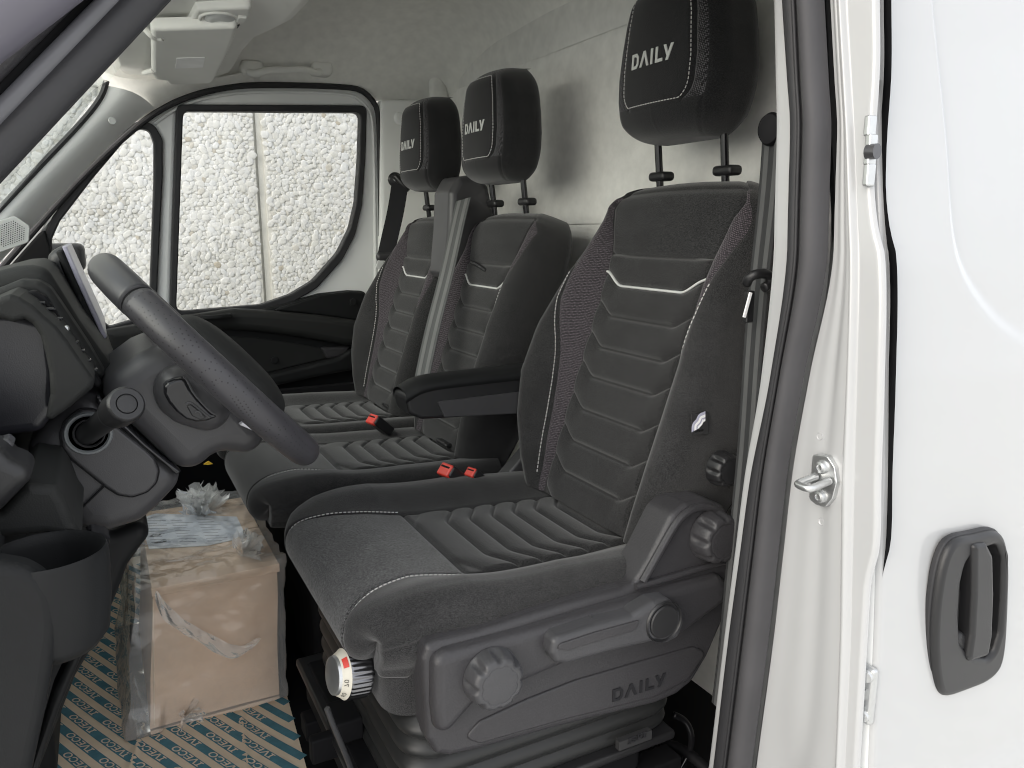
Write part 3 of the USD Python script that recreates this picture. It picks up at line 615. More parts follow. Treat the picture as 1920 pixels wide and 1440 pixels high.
# guide hardware in the gap
for (u, v, hh) in ((1629, 236, .020), (1630, 281, .030), (1627, 328, .022)):
    p = at(u, v, y=-.684); obj('guide_bracket', bx(p-[.0035, .008, hh/2], p+[.0035, .004, hh/2], .002), 'zinc', bp)
p = at(1637, 284, y=-.683); obj('guide_pin', tube([p+[.006, 0, 0], p+[-.004, -.001, 0]], .0075, 14), 'dark_steel', bp)
for v, hh in ((1252, .018), (1300, .03), (1340, .02)):
    p = at(1606, v, y=-.694); obj('guide_bracket', bx(p-[.005, .006, hh/2], p+[.007, .004, hh/2], .002), 'zinc', sd)
p = at(1629, 1302, y=-.706); obj('latch_plate', bx(p-[.008, .004, .034], p+[.01, .006, .034], .004), 'zinc', sd)
obj('latch_pin', tube([p+[.0, .004, .002], p+[.012, .008, .002], p+[.024, .009, 0]], .0075, 14), 'zinc', sd)
for dzv in (-.024, .024): obj('latch_bolt', lathe([(.0001, .004), (.006, .004), (.0075, 0)], p+[0, .006, dzv], (-.3, 1, 0), 14), 'zinc', sd)

# ================================================================ OVERHEAD: console, visor, lamp, grab handle
zc = 1.30
ocp = [(2.40, -.10), (2.395, -.325), (2.25, -.362), (2.0, -.350), (1.83, -.352), (1.73, -.375), (1.64, -.392), (1.47, -.392), (.78, -.392), (.70, -.25), (.70, -.05), (1.9, .02), (2.2, -.03)]
obj('overhead_console', prism(Polygon(rnd(ocp, .03)), .2, .028, lambda a, b, d: (a, b, zc+.2-d), .03, 5), 'console_plastic', van, smooth=50)
def zp(pts, z): return [tuple(at(u, v, z=z)[:2]) for u, v in pts]
zmap = lambda z, t: (lambda a, b, d: (a, b, z+t-d))
vis = T('sun_visor', 'pale grey sun visor with white label, folded up over the passenger side', 'sun visor', (2.05, -.24, 1.29))
vp = [(283, 57), (447, 52), (440, 75), (425, 110), (403, 152), (398, 157), (315, 160), (311, 151), (290, 150), (285, 140), (284, 80)]
obj('visor_board', prism(Polygon(rnd(zp(vp, 1.268), .012)), .022, .009, zmap(1.268, .022), .012, 4), 'console_plastic', vis)
obj('label', prism(Polygon(rnd(zp([(331, 109), (385, 107), (381, 126), (329, 128)], 1.2675), .002)), .0015, .0003, zmap(1.2668, .0015), .02, 1), 'label_white', vis, smooth=False, label='white paper label')
hn = [at(270, 52, z=1.285), at(283, 66, z=1.272), at(293, 71, z=1.270), at(305, 71, z=1.270)]
obj('pivot_arm', tube(spl(hn, 20), .006, 10), 'console_plastic', vis)
obj('clip', tube([at(270, 137, z=1.285), at(276, 135, z=1.272), at(288, 132, z=1.272)], .006, 10), 'console_plastic', vis)
lamp = T('roof_lamp', 'pale roof lamp unit with an oval lens set in the overhead console', 'lamp', tuple(at(410, 35, z=1.29)))
lp = [(367, 17), (474, 11), (468, 30), (446, 52), (430, 56), (350, 58), (352, 45)]
obj('housing', prism(Polygon(rnd(zp(lp, 1.288), .012)), .02, .006, zmap(1.285, .02), .01, 3), 'console_plastic', lamp)
ic = at(412, 35, z=1.285)
obj('lens', moved(lathe([(.0001, -.004), (.02, -.006), (.031, -.004), (.036, 0)], (0, 0, 0), (0, 0, 1), 40), np.diag([1.15, .75, 1]), ic+[0, 0, -.001]), 'silver_trim', lamp, smooth=True)
obj('lens_ring', moved(tube(np.array([(math.cos(a)*.042*1.15, math.sin(a)*.036*.95, 0) for a in np.linspace(0, 2*math.pi, 48)]), .003, 8), None, ic+[0, 0, -.001]), 'console_plastic', lamp)
obj('switch', bx(at(452, 35, z=1.284)-[.02, .008, .004], at(452, 35, z=1.284)+[.02, .008, .004], .003), 'console_plastic', lamp)
obj('switch', bx(at(442, 47, z=1.284)-[.012, .006, .004], at(442, 47, z=1.284)+[.012, .006, .004], .003), 'black_plastic', lamp)
obj('switch', moved(lathe([(.0001, -.006), (.012, -.005), (.014, 0)], (0, 0, 0), (0, 0, 1), 24), np.diag([1, 1.6, 1]), at(395, 52, z=1.284)), 'console_plastic', lamp)
gh = T('grab_handle', 'grey roof grab handle above the passenger door', 'handle', tuple(at(532, 132, x=2.31)))
hp_ = [at(462, 130, x=2.32), at(475, 138, x=2.30), at(500, 133, x=2.285), at(540, 131, x=2.283), at(575, 131, x=2.285), at(592, 136, x=2.30), at(604, 130, x=2.32)]
obj('grip_bar', tube(spl(hp_, 40), .0095, 12, 1.0), 'console_plastic', gh, smooth=True)
for u, v in ((470, 128), (600, 128)):
    p = at(u, v, x=2.335); obj('mount', bx(p-[.03, .032, .022], p+[.03, .03, .018], .014), 'console_plastic', gh)
# ================================================================ SEATS
VK = [.395, .339, .281, .226, .166, .107, .050]
class Back:
    """a seat back: reclined local frame a (across, +a = away from the driver's door), v (up), n (forward)"""
    def __init__(s, o, rec, k=1., wa=(1., 1.), T_=.115, bol=1.):
        s.o = np.array(o, float); s.k = k; s.wa = wa; s.T = T_; s.bol = bol
        s.V = np.array([0, -math.sin(rec), math.cos(rec)]); s.N = np.array([0, math.cos(rec), math.sin(rec)])
    def P(s, a, v, n):
        a, v, n = np.broadcast_arrays(a, v, n)
        return s.o+a[..., None]*np.array([1., 0, 0])+v[..., None]*s.V+n[..., None]*s.N
    def dims(s, v, sd):
        """v unscaled height (0 .. .59)"""
        W = ip(v, [0, .05, .12, .2, .28, .36, .44, .5, .6], [.185, .205, .228, .243, .240, .225, .208, .2, .196])*s.wa[sd]
        q = np.clip((v-.50)/.09, 0, 1); W = W-.085*(1-np.sqrt(np.maximum(1-q*q, 0)))
        B = ip(v, [0, .05, .12, .2, .3, .4, .47, .53, .6], [.022, .04, .058, .068, .064, .046, .026, .012, .006])*s.bol*(1.0 if s.wa[sd] > .93 else .55)
        ue = ip(v, [0, .1, .3, .40, .452, .50, .545, .6], [.124, .130, .133, .134, .138, .155, .172, .172])*min(1, s.wa[sd]+.02)
        ue = np.minimum(ue, W-.022)
        us = np.minimum(ue+ip(v, [0, .06, .15, .25, .35, .45, .52, .6], [.008, .014, .022, .032, .05, .048, .03, .014]), W-.012)
        return W, B, ue, us
    def front(s, a, v, sd):
        W, B, ue, us = s.dims(v, sd); u = np.abs(a)
        uc = np.maximum(W-.034, ue+.006); n = B*sm((u-ue*.96)/(uc-ue*.96))
        th = np.clip((u-uc)/np.maximum(W-uc, 1e-4), 0, 1); n = n-.05*(1-np.sqrt(np.maximum(1-th*th, 0)))
        # insert: quilted channels between turned-up grooves
        ins = sm((ue-u)/.012)
        rise = .024*sm((u/ue-.60)/.42)
        vv = v-rise
        ks = np.array(VK[::-1]); d = np.min(np.abs(vv[..., None]-ks), -1)
        ed = np.r_[-.01, ks, .452]; idx = np.clip(np.searchsorted(ed, vv)-1, 0, len(ed)-2); f = np.clip((vv-ed[idx])/(ed[idx+1]-ed[idx]), 0, 1)
        pil = np.sqrt(np.maximum(np.sin(f*math.pi), 0))*.0072-.0045*np.exp(-(d/.0038)**2)
        low = v < .452
        n = n+np.where(low, ins*pil, ins*(.012*sm((v-.452)/.05)+.004)*np.cos(np.clip(u/np.maximum(ue, .01), 0, 1)*1.2))
        n = n-.006*np.exp(-((v-.452)/.0045)**2)*sm((ue-u)/.006)                          # seam under the top panel
        n = n-.0042*np.exp(-((u-ue)/.0032)**2)*sm((v-.02)/.03)                           # seam at the insert edge
        n = n-.0030*np.exp(-((u-us)/.0026)**2)*sm((.53-v)/.03)*sm((v-.015)/.03)           # seam at the mesh strip
        # top panel seam and roll to the back
        n = n-.004*np.exp(-((v-.562)/.004)**2)
        q = np.clip((v-.535)/.055, 0, 1); n = n-.055*(1-np.sqrt(np.maximum(1-q*q, 0)))
        n = n+.012*sm((v-.40)/.06)*sm((.60-v)/.05)*0
        return n
    def build(s, thing, nm='', strip=True):
        vs = np.r_[np.arange(0, .532, .0026), .535+.055*np.sin(np.linspace(0, math.pi/2, 18))]
        k = s.k; out = {}
        cols = []
        for sd, sg in ((0, -1), (1, 1)):
            W, B, ue, us = s.dims(vs, sd); segs = []
            t1 = np.sin(np.linspace(0, math.pi/2, 44)); segs += [(ue*t, 'ins') for t in t1]
            segs += [(ue+(us-ue)*t, 'strip') for t in np.linspace(0, 1, 12)[1:]]
            uc = np.maximum(W-.034, us+.002)
            segs += [(us+(uc-us)*t, 'bol') for t in np.linspace(0, 1, 16)[1:]]
            segs += [(uc+(W-uc)*math.sin(t), 'bol') for t in np.linspace(0, math.pi/2, 12)[1:]]
            A = np.array([c[0] for c in segs]); Nn = np.array([s.front(c[0], vs, sd) for c in segs])
            nb = Nn[-1]; A2, N2 = [], []
            for t in np.linspace(0, 1, 12)[1:]:
                A2.append(W-.018*max(0, (t-.6)/.4)**2); N2.append(nb+(-s.T-nb)*t)
            for t in (.7, .35, 0.): A2.append((W-.018)*t); N2.append(np.full(len(vs), -s.T))
            A = np.vstack([A, A2])*sg; Nn = np.vstack([Nn, N2]); out[sd] = (A, Nn, len(t1), len(t1)+11)
        G = {sd: np.moveaxis(s.P(out[sd][0]*k, (vs*k)[None, :], out[sd][1]*k), 0, 1) for sd in (0, 1)}   # rows v, columns a
        i452 = int(np.argmin(np.abs(vs-.452))); i562 = int(np.argmin(np.abs(vs-.562)))
        ni, nst = out[0][2], out[0][3]
        ins = np.concatenate([G[0][:, :ni][:, ::-1], G[1][:, 1:ni]], 1)
        def flip(m): return m[0], m[1][:, ::-1]
        obj('insert', sheet(ins[:i452+1]), 'seat_insert_cloth', thing, smooth=True)
        obj('upper_panel', sheet(ins[i452:i562+1]), 'seat_top_cloth', thing, smooth=True)
        cap = [sheet(ins[i562:])]
        top = np.concatenate([G[0][-1][::-1], G[1][-1][1:]], 0)
        # bolsters with sides and back
        for sd in (0, 1):
            m = sheet(G[sd][:, nst-1:] if strip else G[sd][:, ni-1:]); cap.append(m if sd == 1 else flip(m))
            if strip:
                m = sheet(G[sd][:i562, ni-1:nst]); obj('mesh_strip', m if sd == 1 else flip(m), 'mesh_strip', thing, smooth=True)
                m = sheet(G[sd][i562-1:, ni-1:nst]); cap.append(m if sd == 1 else flip(m))
        b = obj('backrest', cap, 'seat_cloth', thing, smooth=True)
        # silver piping in the first groove
        for_a = np.linspace(-1, 1, 90); pth = []
        for t in for_a:
            sd = 0 if t < 0 else 1; W, B, ue, us = s.dims(np.array(.395), sd); a = t*ue*.985
            v = .395+.024*sm((abs(t)-.60)/.42); pth.append(s.P(np.array(a*k), np.array(v*k), (s.front(np.array(a), np.array(v), sd)+.0030)*k))
        obj('piping', tube(np.array(pth), .0036*k, 8, .6), 'silver_trim', thing, label='pale reflective piping')
        # stitches along the mesh strip
        st = []
        for sd, sg in ((0, -1), (1, 1)):
            v = .03
            while v < .40:
                if s.wa[sd] < .93: break
                q = []
                for dv in (0, .0045):
                    W, B, ue, us = s.dims(np.array(v+dv), sd); a = us+.0045
                    q.append(s.P(np.array(a*sg*k), np.array((v+dv)*k), (s.front(np.array(a), np.array(v+dv), sd)+.0004)*k))
                st.append(tube(q, .0009, 5)); v += .0072
        if st: obj('stitching', st, 'thread', thing, smooth=False, kind='stuff')
        return b
    def pt(s, a, v, dn=0., sd=None):
        sd = (0 if a < 0 else 1) if sd is None else sd
        return s.P(np.array(a*s.k), np.array(v*s.k), (s.front(np.array(a), np.array(v), sd)+dn)*s.k)

def headrest(thing, cx, yp, z0, zp, k=1., tilt=.12, fw=.033):
    """cushion on two posts that leave the seat back at height zp; yp = y of the posts, z0 = underside"""
    H, D0 = .252*k, .118*k
    ws = np.r_[.5*H*(1-np.cos(np.linspace(0, math.pi, 90)))]
    def Wd(w):
        q = w/H; W = ip(q, [0, .12, .28, .42, .6, .75, .88, 1], [.098, .116, .127, .129, .123, .114, .101, .088])*k
        e = np.clip((q-.80)/.20, 0, 1); W = W-.035*k*(1-np.sqrt(np.maximum(1-e*e, 0)))
        e = np.clip((.14-q)/.14, 0, 1); return W-.022*k*(1-np.sqrt(np.maximum(1-e*e, 0)))
    def nf(a, w):
        q = w/H; W = Wd(w); u = np.abs(a)/W
        n = .045*k-tilt*(w-.35*H)*.35-.016*k*u**2
        e = np.clip((q-.84)/.16, 0, 1); n = n-.052*k*(1-np.sqrt(np.maximum(1-e*e, 0)))
        e = np.clip((.2-q)/.2, 0, 1); n = n-.05*k*(1-np.sqrt(np.maximum(1-e*e, 0)))
        t = np.clip((u-.80)/.20, 0, 1); n = n-.032*k*(1-np.sqrt(np.maximum(1-t*t, 0)))
        up = panel(w); n = n+.0035*k*sm((up-np.abs(a))/.01)-.003*k*np.exp(-((np.abs(a)-up)/.0028)**2)*(up > .01)
        n = n-.002*np.exp(-((np.abs(a)-band(w))/.0025)**2)
        return n
    def panel(w):
        q = w/H; lo, hi = .20, .93
        p = np.full_like(np.asarray(q, float), .089*k)*ip(q, [0, .2, .45, .7, .95], [.9, .97, 1.0, .93, .78])
        e = np.clip((lo+.13-q)/.13, 0, 1); p = p-.032*k*(1-np.sqrt(np.maximum(1-e*e, 0)))
        e = np.clip((q-hi+.09)/.09, 0, 1); p = p-.02*k*(1-np.sqrt(np.maximum(1-e*e, 0)))
        return np.where((q < lo) | (q > hi), 0.002, p)
    def band(w): return Wd(w)*.86
    def Pp(a, w, n): a, w, n = np.broadcast_arrays(a, w, n); return np.stack([cx+a, yp+fw+n, z0+w], -1)
    grids = {}
    lo, hi = int(np.searchsorted(ws, .20*H)), int(np.searchsorted(ws, .93*H))
    for sg in (-1, 1):
        A = []; up = np.maximum(panel(ws), .002); up[:lo] = up[lo]; up[hi:] = up[hi-1]; W = Wd(ws); bd = np.maximum(band(ws), up+.004)
        for t in np.linspace(0, 1, 26): A.append(up*t)
        for t in np.linspace(0, 1, 12)[1:]: A.append(up+(bd-up)*t)
        for t in np.linspace(0, 1, 12)[1:]: A.append(bd+(W-bd)*math.sin(t*math.pi/2))
        A = np.array(A); Nn = np.array([nf(a, ws) for a in A]); e = Nn[-1]
        q = ws/H; nb = -D0+.045*k+.02*k*(1-np.sqrt(np.maximum(1-np.clip((q-.8)/.2, 0, 1)**2, 0)))+.03*k*(1-np.sqrt(np.maximum(1-np.clip((.25-q)/.25, 0, 1)**2, 0)))-tilt*(ws-.35*H)*.2
        nb = np.minimum(nb, e-.004)
        A2 = [W-.03*k*(1-math.sqrt(1-min(1, max(0, (t-.5)/.5))**2)) for t in np.linspace(0, 1, 12)[1:]]; N2 = [e+(nb-e)*t for t in np.linspace(0, 1, 12)[1:]]
        for t in (.66, .33, 0): A2.append((W-.03*k)*t); N2.append(nb)
        A = np.vstack([A, A2])*sg; Nn = np.vstack([Nn, N2])
        grids[sg] = np.moveaxis(Pp(A, ws[None], Nn), 0, 1)
    full = np.concatenate([grids[-1][:, :26][:, ::-1], grids[1][:, 1:26]], 1)
    hr = thing
    fl = lambda m: (m[0], m[1][:, ::-1])
    parts = [sheet(full[:lo+1])]; topm = sheet(full[hi-1:])
    mesh = []
    for sg in (-1, 1):
        o = (lambda m: m) if sg == 1 else fl
        g_ = grids[sg]; parts.append(o(sheet(g_[:, 36:]))); mesh.append(o(sheet(g_[lo:, 25:37]))); parts.append(o(sheet(g_[:lo+1, 25:37])))
    for e in (0, -1):
        ring = np.concatenate([grids[-1][e], grids[1][e][::-1]], 0); c = ring.mean(0); n = len(ring); parts.append((np.vstack([ring, c]), np.stack([np.arange(n), (np.arange(n)+1) % n, np.full(n, n)], 1)))
    h = obj('headrest', parts, 'seat_panel_cloth', hr, smooth=45)
    for m in mesh: obj('mesh_gusset', m, 'mesh_headrest', h, smooth=True)
    obj('mesh_gusset', topm, 'mesh_headrest', h, smooth=True)
    obj('front_panel', sheet(full[lo:hi]), 'seat_panel_cloth', h, smooth=True)
    # stitches round the front panel
    st = []; path = []
    wv = np.linspace(.215*H, .915*H, 200)
    for sg in (1, -1):
        w_ = wv if sg == 1 else wv[::-1]; path += [(sg*(panel(np.array(w))-.006), w) for w in w_]
    path = np.array([p for p in path]); path = np.vstack([path, path[:1]])
    L = np.r_[0, np.cumsum(np.linalg.norm(np.diff(path, axis=0), axis=1))]; d = 0
    f3 = lambda t: (lambda a, w: Pp(np.array(a), np.array(w), nf(np.array(a), np.array(w))+.0005))(np.interp(t, L, path[:, 0]), np.interp(t, L, path[:, 1]))
    while d < L[-1]-.005: st.append(tube([f3(d), f3(d+.0042)], .0008, 5)); d += .0066
    obj('stitching', st, 'thread', h, smooth=False, kind='stuff')
    # wordmark, standing 0.5 mm proud of the panel
    lt = []; hgt = .0235*k; wid = 4.56*hgt
    for gpoly in daily():
        v, f = trimesh.creation.triangulate_polygon(gpoly.segmentize(.12), engine='earcut') if False else prism(gpoly, .0012/hgt, .0, None, .12, 1)
        v = v.copy(); a = -(v[:, 0]*hgt-wid/2)*.98; w = v[:, 1]*hgt+.45*H; lt.append((Pp(a+.004*k, w, nf(a+.004*k, w)+.0002+v[:, 2]*hgt), f[:, ::-1]))
    obj('lettering', lt, 'logo_silver', h, smooth=False)
    for sg in (-1, 1):
        b = np.array([cx+sg*.082*k, yp, z0+.02]); e = np.array([cx+sg*.082*k, yp-.012, zp-.03])
        obj('post', tube([b, b+(e-b)*.5, e], .0066, 16), 'black_gloss', hr)
        obj('post_collar', bx(e+[-.022, -.014, .028], e+[.022, .014, .044], .006), 'black_plastic', hr)
    return h

class Cushion:
    """seat cushion: profile along the middle (front lip to rear), cross profile with side bolsters"""
    def __init__(s, cx, yf, yr, zt, wa=(1., 1.), k=1., bol=.032, zb=.36):
        s.cx, s.wa, s.k, s.bol = cx, wa, k, bol
        zf = zt+.016
        hz = (zf-zb)/2; q = hz*.707
        s.prof = spl([(yf-hz-.05, zb-.002), (yf-hz, zb), (yf-hz+q, zb+hz-q), (yf, zb+hz), (yf-hz+q+.002, zb+hz+q), (yf-hz-.004, zf+.003), (yf-.11, zf+.003), (yf-.185, zt+.004), (yf-.3, zt-.006), (yr, zt-.012)], 230)
        d = np.gradient(s.prof, axis=0); d /= np.linalg.norm(d, axis=1, keepdims=True); s.nrm = np.c_[d[:, 1], -d[:, 0]]*-1
        if s.nrm[150, 1] < 0: s.nrm = -s.nrm
        s.d = yf-s.prof[:, 0]; s.i0 = int(np.argmin(s.prof[:, 0]*-1)); s.yf, s.zb = yf, zb
        L = np.r_[0, np.cumsum(np.linalg.norm(np.diff(s.prof, axis=0), axis=1))]; s.iq = int(np.argmin(np.abs(s.d-.185)+(np.arange(230) < s.i0)*9)); s.L = L
    def build(s, thing, channels=6, mesh_front='mesh_front'):
        n = 230; idx = np.arange(n); d = s.d; top = idx >= s.i0
        dd = np.where(top, d, 0.)
        Wf = ip(dd, [0, .02, .06, .12, .2, .35, .5], [.196, .217, .233, .240, .242, .238, .228])
        Wf = np.where(top, Wf, .196-.03*sm((s.i0-idx)/s.i0))
        ue0 = ip(dd, [0, .05, .10, .185, .35, .5], [.165, .142, .128, .128, .126, .112]); ue0 = np.where(top, ue0, .165)
        k = s.k; gr = {}
        dk = np.linspace(.245, .45, channels)   # groove positions behind the front seam
        for sd, sg in ((0, -1), (1, 1)):
            W = Wf*s.wa[sd]; ue = np.minimum(ue0*min(1, s.wa[sd]+.02), W-.03); A, H = [], []
            B = s.bol*ip(dd, [0, .05, .15, .3, .5], [.0, .25, .8, 1., .8])*np.where(top, 1, 0)*(1 if s.wa[sd] > .93 else .5)
            for t in np.sin(np.linspace(0, math.pi/2, 46)): A.append(ue*t)
            uc = W-.030
            for t in np.linspace(0, 1, 18)[1:]: A.append(ue+(uc-ue)*t)
            for t in np.linspace(0, math.pi/2, 14)[1:]: A.append(uc+(W-uc)*math.sin(t))
            A = np.array(A); 
            for a in A:
                u = np.abs(a); h = B*sm((u-ue*.97)/(uc-ue*.97)*1.15)
                th = np.clip((u-uc)/(W-uc), 0, 1); h = h-.034*(1-np.sqrt(np.maximum(1-th*th, 0)))
                ins = sm((ue-u)/.010)*(d > .187)*top
                back = .028*sm((u/ue-.52)/.5); vv = d-back*-1*-1
                vv = d+back*-1
                ks = dk; dm = np.min(np.abs(vv[:, None]-ks), -1); ed = np.r_[.187, ks, .53]; ii = np.clip(np.searchsorted(ed, vv)-1, 0, len(ed)-2); f = np.clip((vv-ed[ii])/(ed[ii+1]-ed[ii]), 0, 1)
                pil = np.sqrt(np.maximum(np.sin(f*math.pi), 0))*.0055-.004*np.exp(-(dm/.0038)**2)
                h = h+ins*pil-.006*sm((u-ue*.2)/.05)*0
                h = h-.0045*np.exp(-((u-ue)/.0030)**2)*np.where(idx > 12, 1, 0)
                h = h-.0045*np.exp(-((d-.187)/.004)**2)*(u < ue)*top
                h = h-.010*(1-(u/np.maximum(uc, .01))**2)*0
                H.append(h)
            H = np.array(H); e = H[-1]
            A2 = [W-.0035*np.exp(-((t-.22)/.06)**2)+.006*math.sin(min(1, t*1.3)*math.pi)-.012*t*t for t in np.linspace(0, 1, 26)[1:]]
            zz2 = [t for t in np.linspace(0, 1, 26)[1:]]
            base = s.prof[:, 1]; X, Y, Zc = [], [], []
            for a, h in zip(A, H): X.append(s.cx+sg*a*k); Y.append(s.prof[:, 0]+s.nrm[:, 0]*h); Zc.append(s.prof[:, 1]+s.nrm[:, 1]*h)
            Y0, Z0 = Y[-1], Zc[-1]
            A2 += [A2[-1]-.05*q for q in (.3, .7, 1.4)]; zz2 += [1., 1., 1.]
            for a, t in zip(A2, zz2): X.append(s.cx+sg*np.where(top, a, W*(1-.25*t))*k); Y.append(Y0-np.where(top, 0, .01)*t); Zc.append(np.where(top, Z0+(np.minimum(s.zb+.004, Z0)-Z0)*t, Z0))
            gr[sd] = np.stack([np.array(X), np.array(Y), np.array(Zc)], -1).transpose(1, 0, 2)
        fl = lambda m: (m[0], m[1][:, ::-1])
        ni = 46; iq = s.iq
        ins = np.concatenate([gr[0][:, :ni][:, ::-1], gr[1][:, 1:ni]], 1)
        obj('cushion_front_panel', sheet(ins[:iq+1]), mesh_front, thing, smooth=True)
        obj('cushion_insert', sheet(ins[iq:]), 'seat_insert_cloth', thing, smooth=True)
        b = [sheet(gr[1][:, ni-1:]), fl(sheet(gr[0][:, ni-1:]))]
        c = obj('cushion', b, 'seat_cloth', thing, smooth=True)
        st = []
        for sd in (0, 1):
            if s.wa[sd] < .93: continue
            P = gr[sd][14:iq+2, ni]; P = P+np.array([0, .0006, .0008]); L = np.r_[0, np.cumsum(np.linalg.norm(np.diff(P, axis=0), axis=1))]; t = 0
            f3 = lambda t: np.array([np.interp(t, L, P[:, q]) for q in range(3)])
            while t < L[-1]-.006: st.append(tube([f3(t), f3(t+.0042)], .0009, 5)); t += .0068
        if st: obj('cushion_stitching', st, 'thread', thing, smooth=False, kind='stuff')
        return c

def knob(o, r, h, thing, mt, axis=(-1, 0, 0), lobes=8, nm='knob'):
    def mod(th, rr, hh):
        c = np.clip(np.cos(lobes*th+.4), 0, 1)**1.2*ip(hh/h, [0, .18, .3, .8, .98, 1.2], [0, 0, 1, 1, .45, 0])
        return rr*(1-.13*c*(rr > r*.55))
    prof = [(r*.9, 0), (r, .0015), (r*1.0, h*.16), (r*.985, h*.3), (r*.96, h*.55), (r*.93, h*.75), (r*.87, h*.88), (r*.78, h*.95), (r*.70, h*.965), (r*.66, h*.94), (r*.60, h*.975), (r*.3, h*.985), (.0001, h*.985)]
    return obj(nm, lathe(prof, o, axis, 128, mod), mt, thing, smooth=50)

# ---------------------------------------------------------------- driver's seat
ds = T('driver_seat', 'large suspended driver seat nearest the open doorway, with armrest and grey side cover', 'seat', (1.03, -.5, 0))
DB = Back((1.035, -.683, .428), math.radians(19))
DB.build(ds)
headrest(ds, 1.04, -.885, 1.043, .985)
DC = Cushion(1.03, -.222, -.735, .430)
DC.build(ds)
# label with wavy emblem on the side of the back
xs_ = 1.035-.2425-.0035
lq = lambda u, v: tuple(at(u, v, x=xs_)[1:])
sidep = lambda o: (lambda a, b, d: (xs_-o-d, a, b))
lab = obj('fabric_label', prism(Polygon([lq(1296, 776), lq(1326, 777), lq(1327, 814), lq(1297, 813)]), .0009, .0002, sidep(.0), .02, 1), 'badge_dark', ds, smooth=False, label='small dark label with white wavy emblem')
def wave(o0, o1, mt):
    c = [(1303, 806), (1303, 797), (1311, 791), (1313, 783), (1321, 779)]
    cen = spl([(at(u, v, x=xs_)[1], at(u, v, x=xs_)[2]) for u, v in c], 24); d = np.gradient(cen, axis=0); d /= np.linalg.norm(d, axis=1, keepdims=True); nn = np.c_[-d[:, 1], d[:, 0]]
    wv = .0012*np.sin(np.linspace(0, 9, 24))[:, None]
    obj('emblem_wave', prism(Polygon(np.vstack([cen+nn*(o0+wv), (cen+nn*(o1+wv))[::-1]])), .0006, .0, sidep(.0010), .01, 1), mt, lab, smooth=False)
wave(-.0068, -.0028, 'label_lilac'); wave(-.0026, .0012, 'label_white'); wave(.0014, .0036, 'label_lilac'); wave(.0038, .0070, 'label_white')
tm = meshkit.text_mesh('HI-ADAPTIVE', 1., .1, bold=True); tv = np.array(tm.vertices); w_ = tv[:, 0].max(); p0 = at(1297.5, 810.5, x=xs_)
obj('label_text', ((np.c_[np.full(len(tv), xs_-.0016), p0[1]-tv[:, 0]/w_*.0185, p0[2]+tv[:, 1]*.0026]), tm.faces[:, ::-1]), 'label_white', lab, smooth=False)
# side cover, traced in its own plane x = .77
XC = .772
cov = [(793, 1240), (800, 1213), (822, 1203), (900, 1184), (1000, 1152), (1100, 1122), (1170, 1104), (1192, 1094), (1222, 1045), (1262, 965), (1290, 945), (1325, 935), (1362, 950), (1378, 1000), (1376, 1110), (1360, 1160), (1330, 1230), (1300, 1280), (1270, 1305), (1230, 1322), (1050, 1366), (900, 1408), (845, 1421), (818, 1417), (802, 1390)]
sc_ = obj('side_cover', prism(Polygon(rnd(yz(cov, XC), [.012, .01, .02, .05, .05, .05, .03, .015, .03, .03, .02, .02, .02, .02, .03, .03, .03, .03, .02, .03, .05, .05, .01, .01, .012])), .055, .010, lambda a, b, d: (XC+.055-d, a, b), .012, 5), 'side_cover_plastic', ds, smooth=40)
# raised upper half and shadow step of the cover
r1 = [(812, 1240), (835, 1222), (1000, 1178), (1170, 1128), (1270, 1098), (1350, 1078), (1366, 1092), (1360, 1130), (1280, 1190), (1180, 1216), (1060, 1246), (960, 1290), (890, 1320), (845, 1372), (818, 1380), (812, 1330)]
obj('cover_boss', prism(Polygon(rnd(yz(r1, XC-.012), .012)), .026, .014, lambda a, b, d: (XC+.010-d, a, b), .010, 6), 'side_cover_plastic', ds, smooth=40)
r2 = [(870, 1385), (900, 1352), (990, 1310), (1080, 1275), (1200, 1240), (1300, 1212), (1325, 1222), (1290, 1275), (1225, 1308), (1050, 1352), (900, 1395)]
obj('cover_panel', prism(Polygon(rnd(yz(r2, XC-.002), .012)), .008, .003, lambda a, b, d: (XC+.005-d, a, b), .012, 3), 'side_cover_plastic', ds, smooth=40)
rib = spl([at(u, v, x=XC-.002) for u, v in ((1205, 1090), (1250, 1010), (1282, 965), (1320, 950), (1355, 962))], 40)
obj('cover_rib', tube(rib, .0055, 10), 'side_cover_plastic', ds)
rib = spl([at(u, v, x=XC-.003) for u, v in ((1192, 1100), (1270, 1078), (1330, 1060), (1372, 1050))], 30)
obj('cover_rib', tube(rib, .0045, 10), 'side_cover_plastic', ds)
knob(at(922, 1268, x=XC-.020)+[.005, 0, 0], .0365, .030, ds, 'lever_plastic', nm='seat_knob')
knob(at(1333, 1002, x=XC-.004)+[.004, 0, 0], .037, .034, ds, 'side_cover_plastic', (-1, .0, 0), nm='seat_knob')
knob(at(1347, 876, x=XC+.010), .0255, .026, ds, 'black_plastic', (-1, .0, 0), nm='seat_knob')
lev = [(1028, 1222), (1032, 1198), (1042, 1190), (1110, 1168), (1180, 1150), (1198, 1138), (1222, 1124), (1250, 1120), (1272, 1136), (1278, 1165), (1268, 1192), (1244, 1204), (1222, 1200), (1196, 1206), (1130, 1222), (1060, 1242), (1036, 1240)]
LV = rnd(yz(lev, XC-.03), .012)
hl = obj('height_lever', prism(Polygon(LV), .026, .009, lambda a, b, d: (XC-.012-d, a, b), .008, 5), 'lever_plastic', ds, smooth=40)
li = rnd(yz([(1040, 1214), (1046, 1203), (1110, 1182), (1180, 1163), (1196, 1158), (1186, 1178), (1130, 1194), (1060, 1216)], XC-.034), .006)
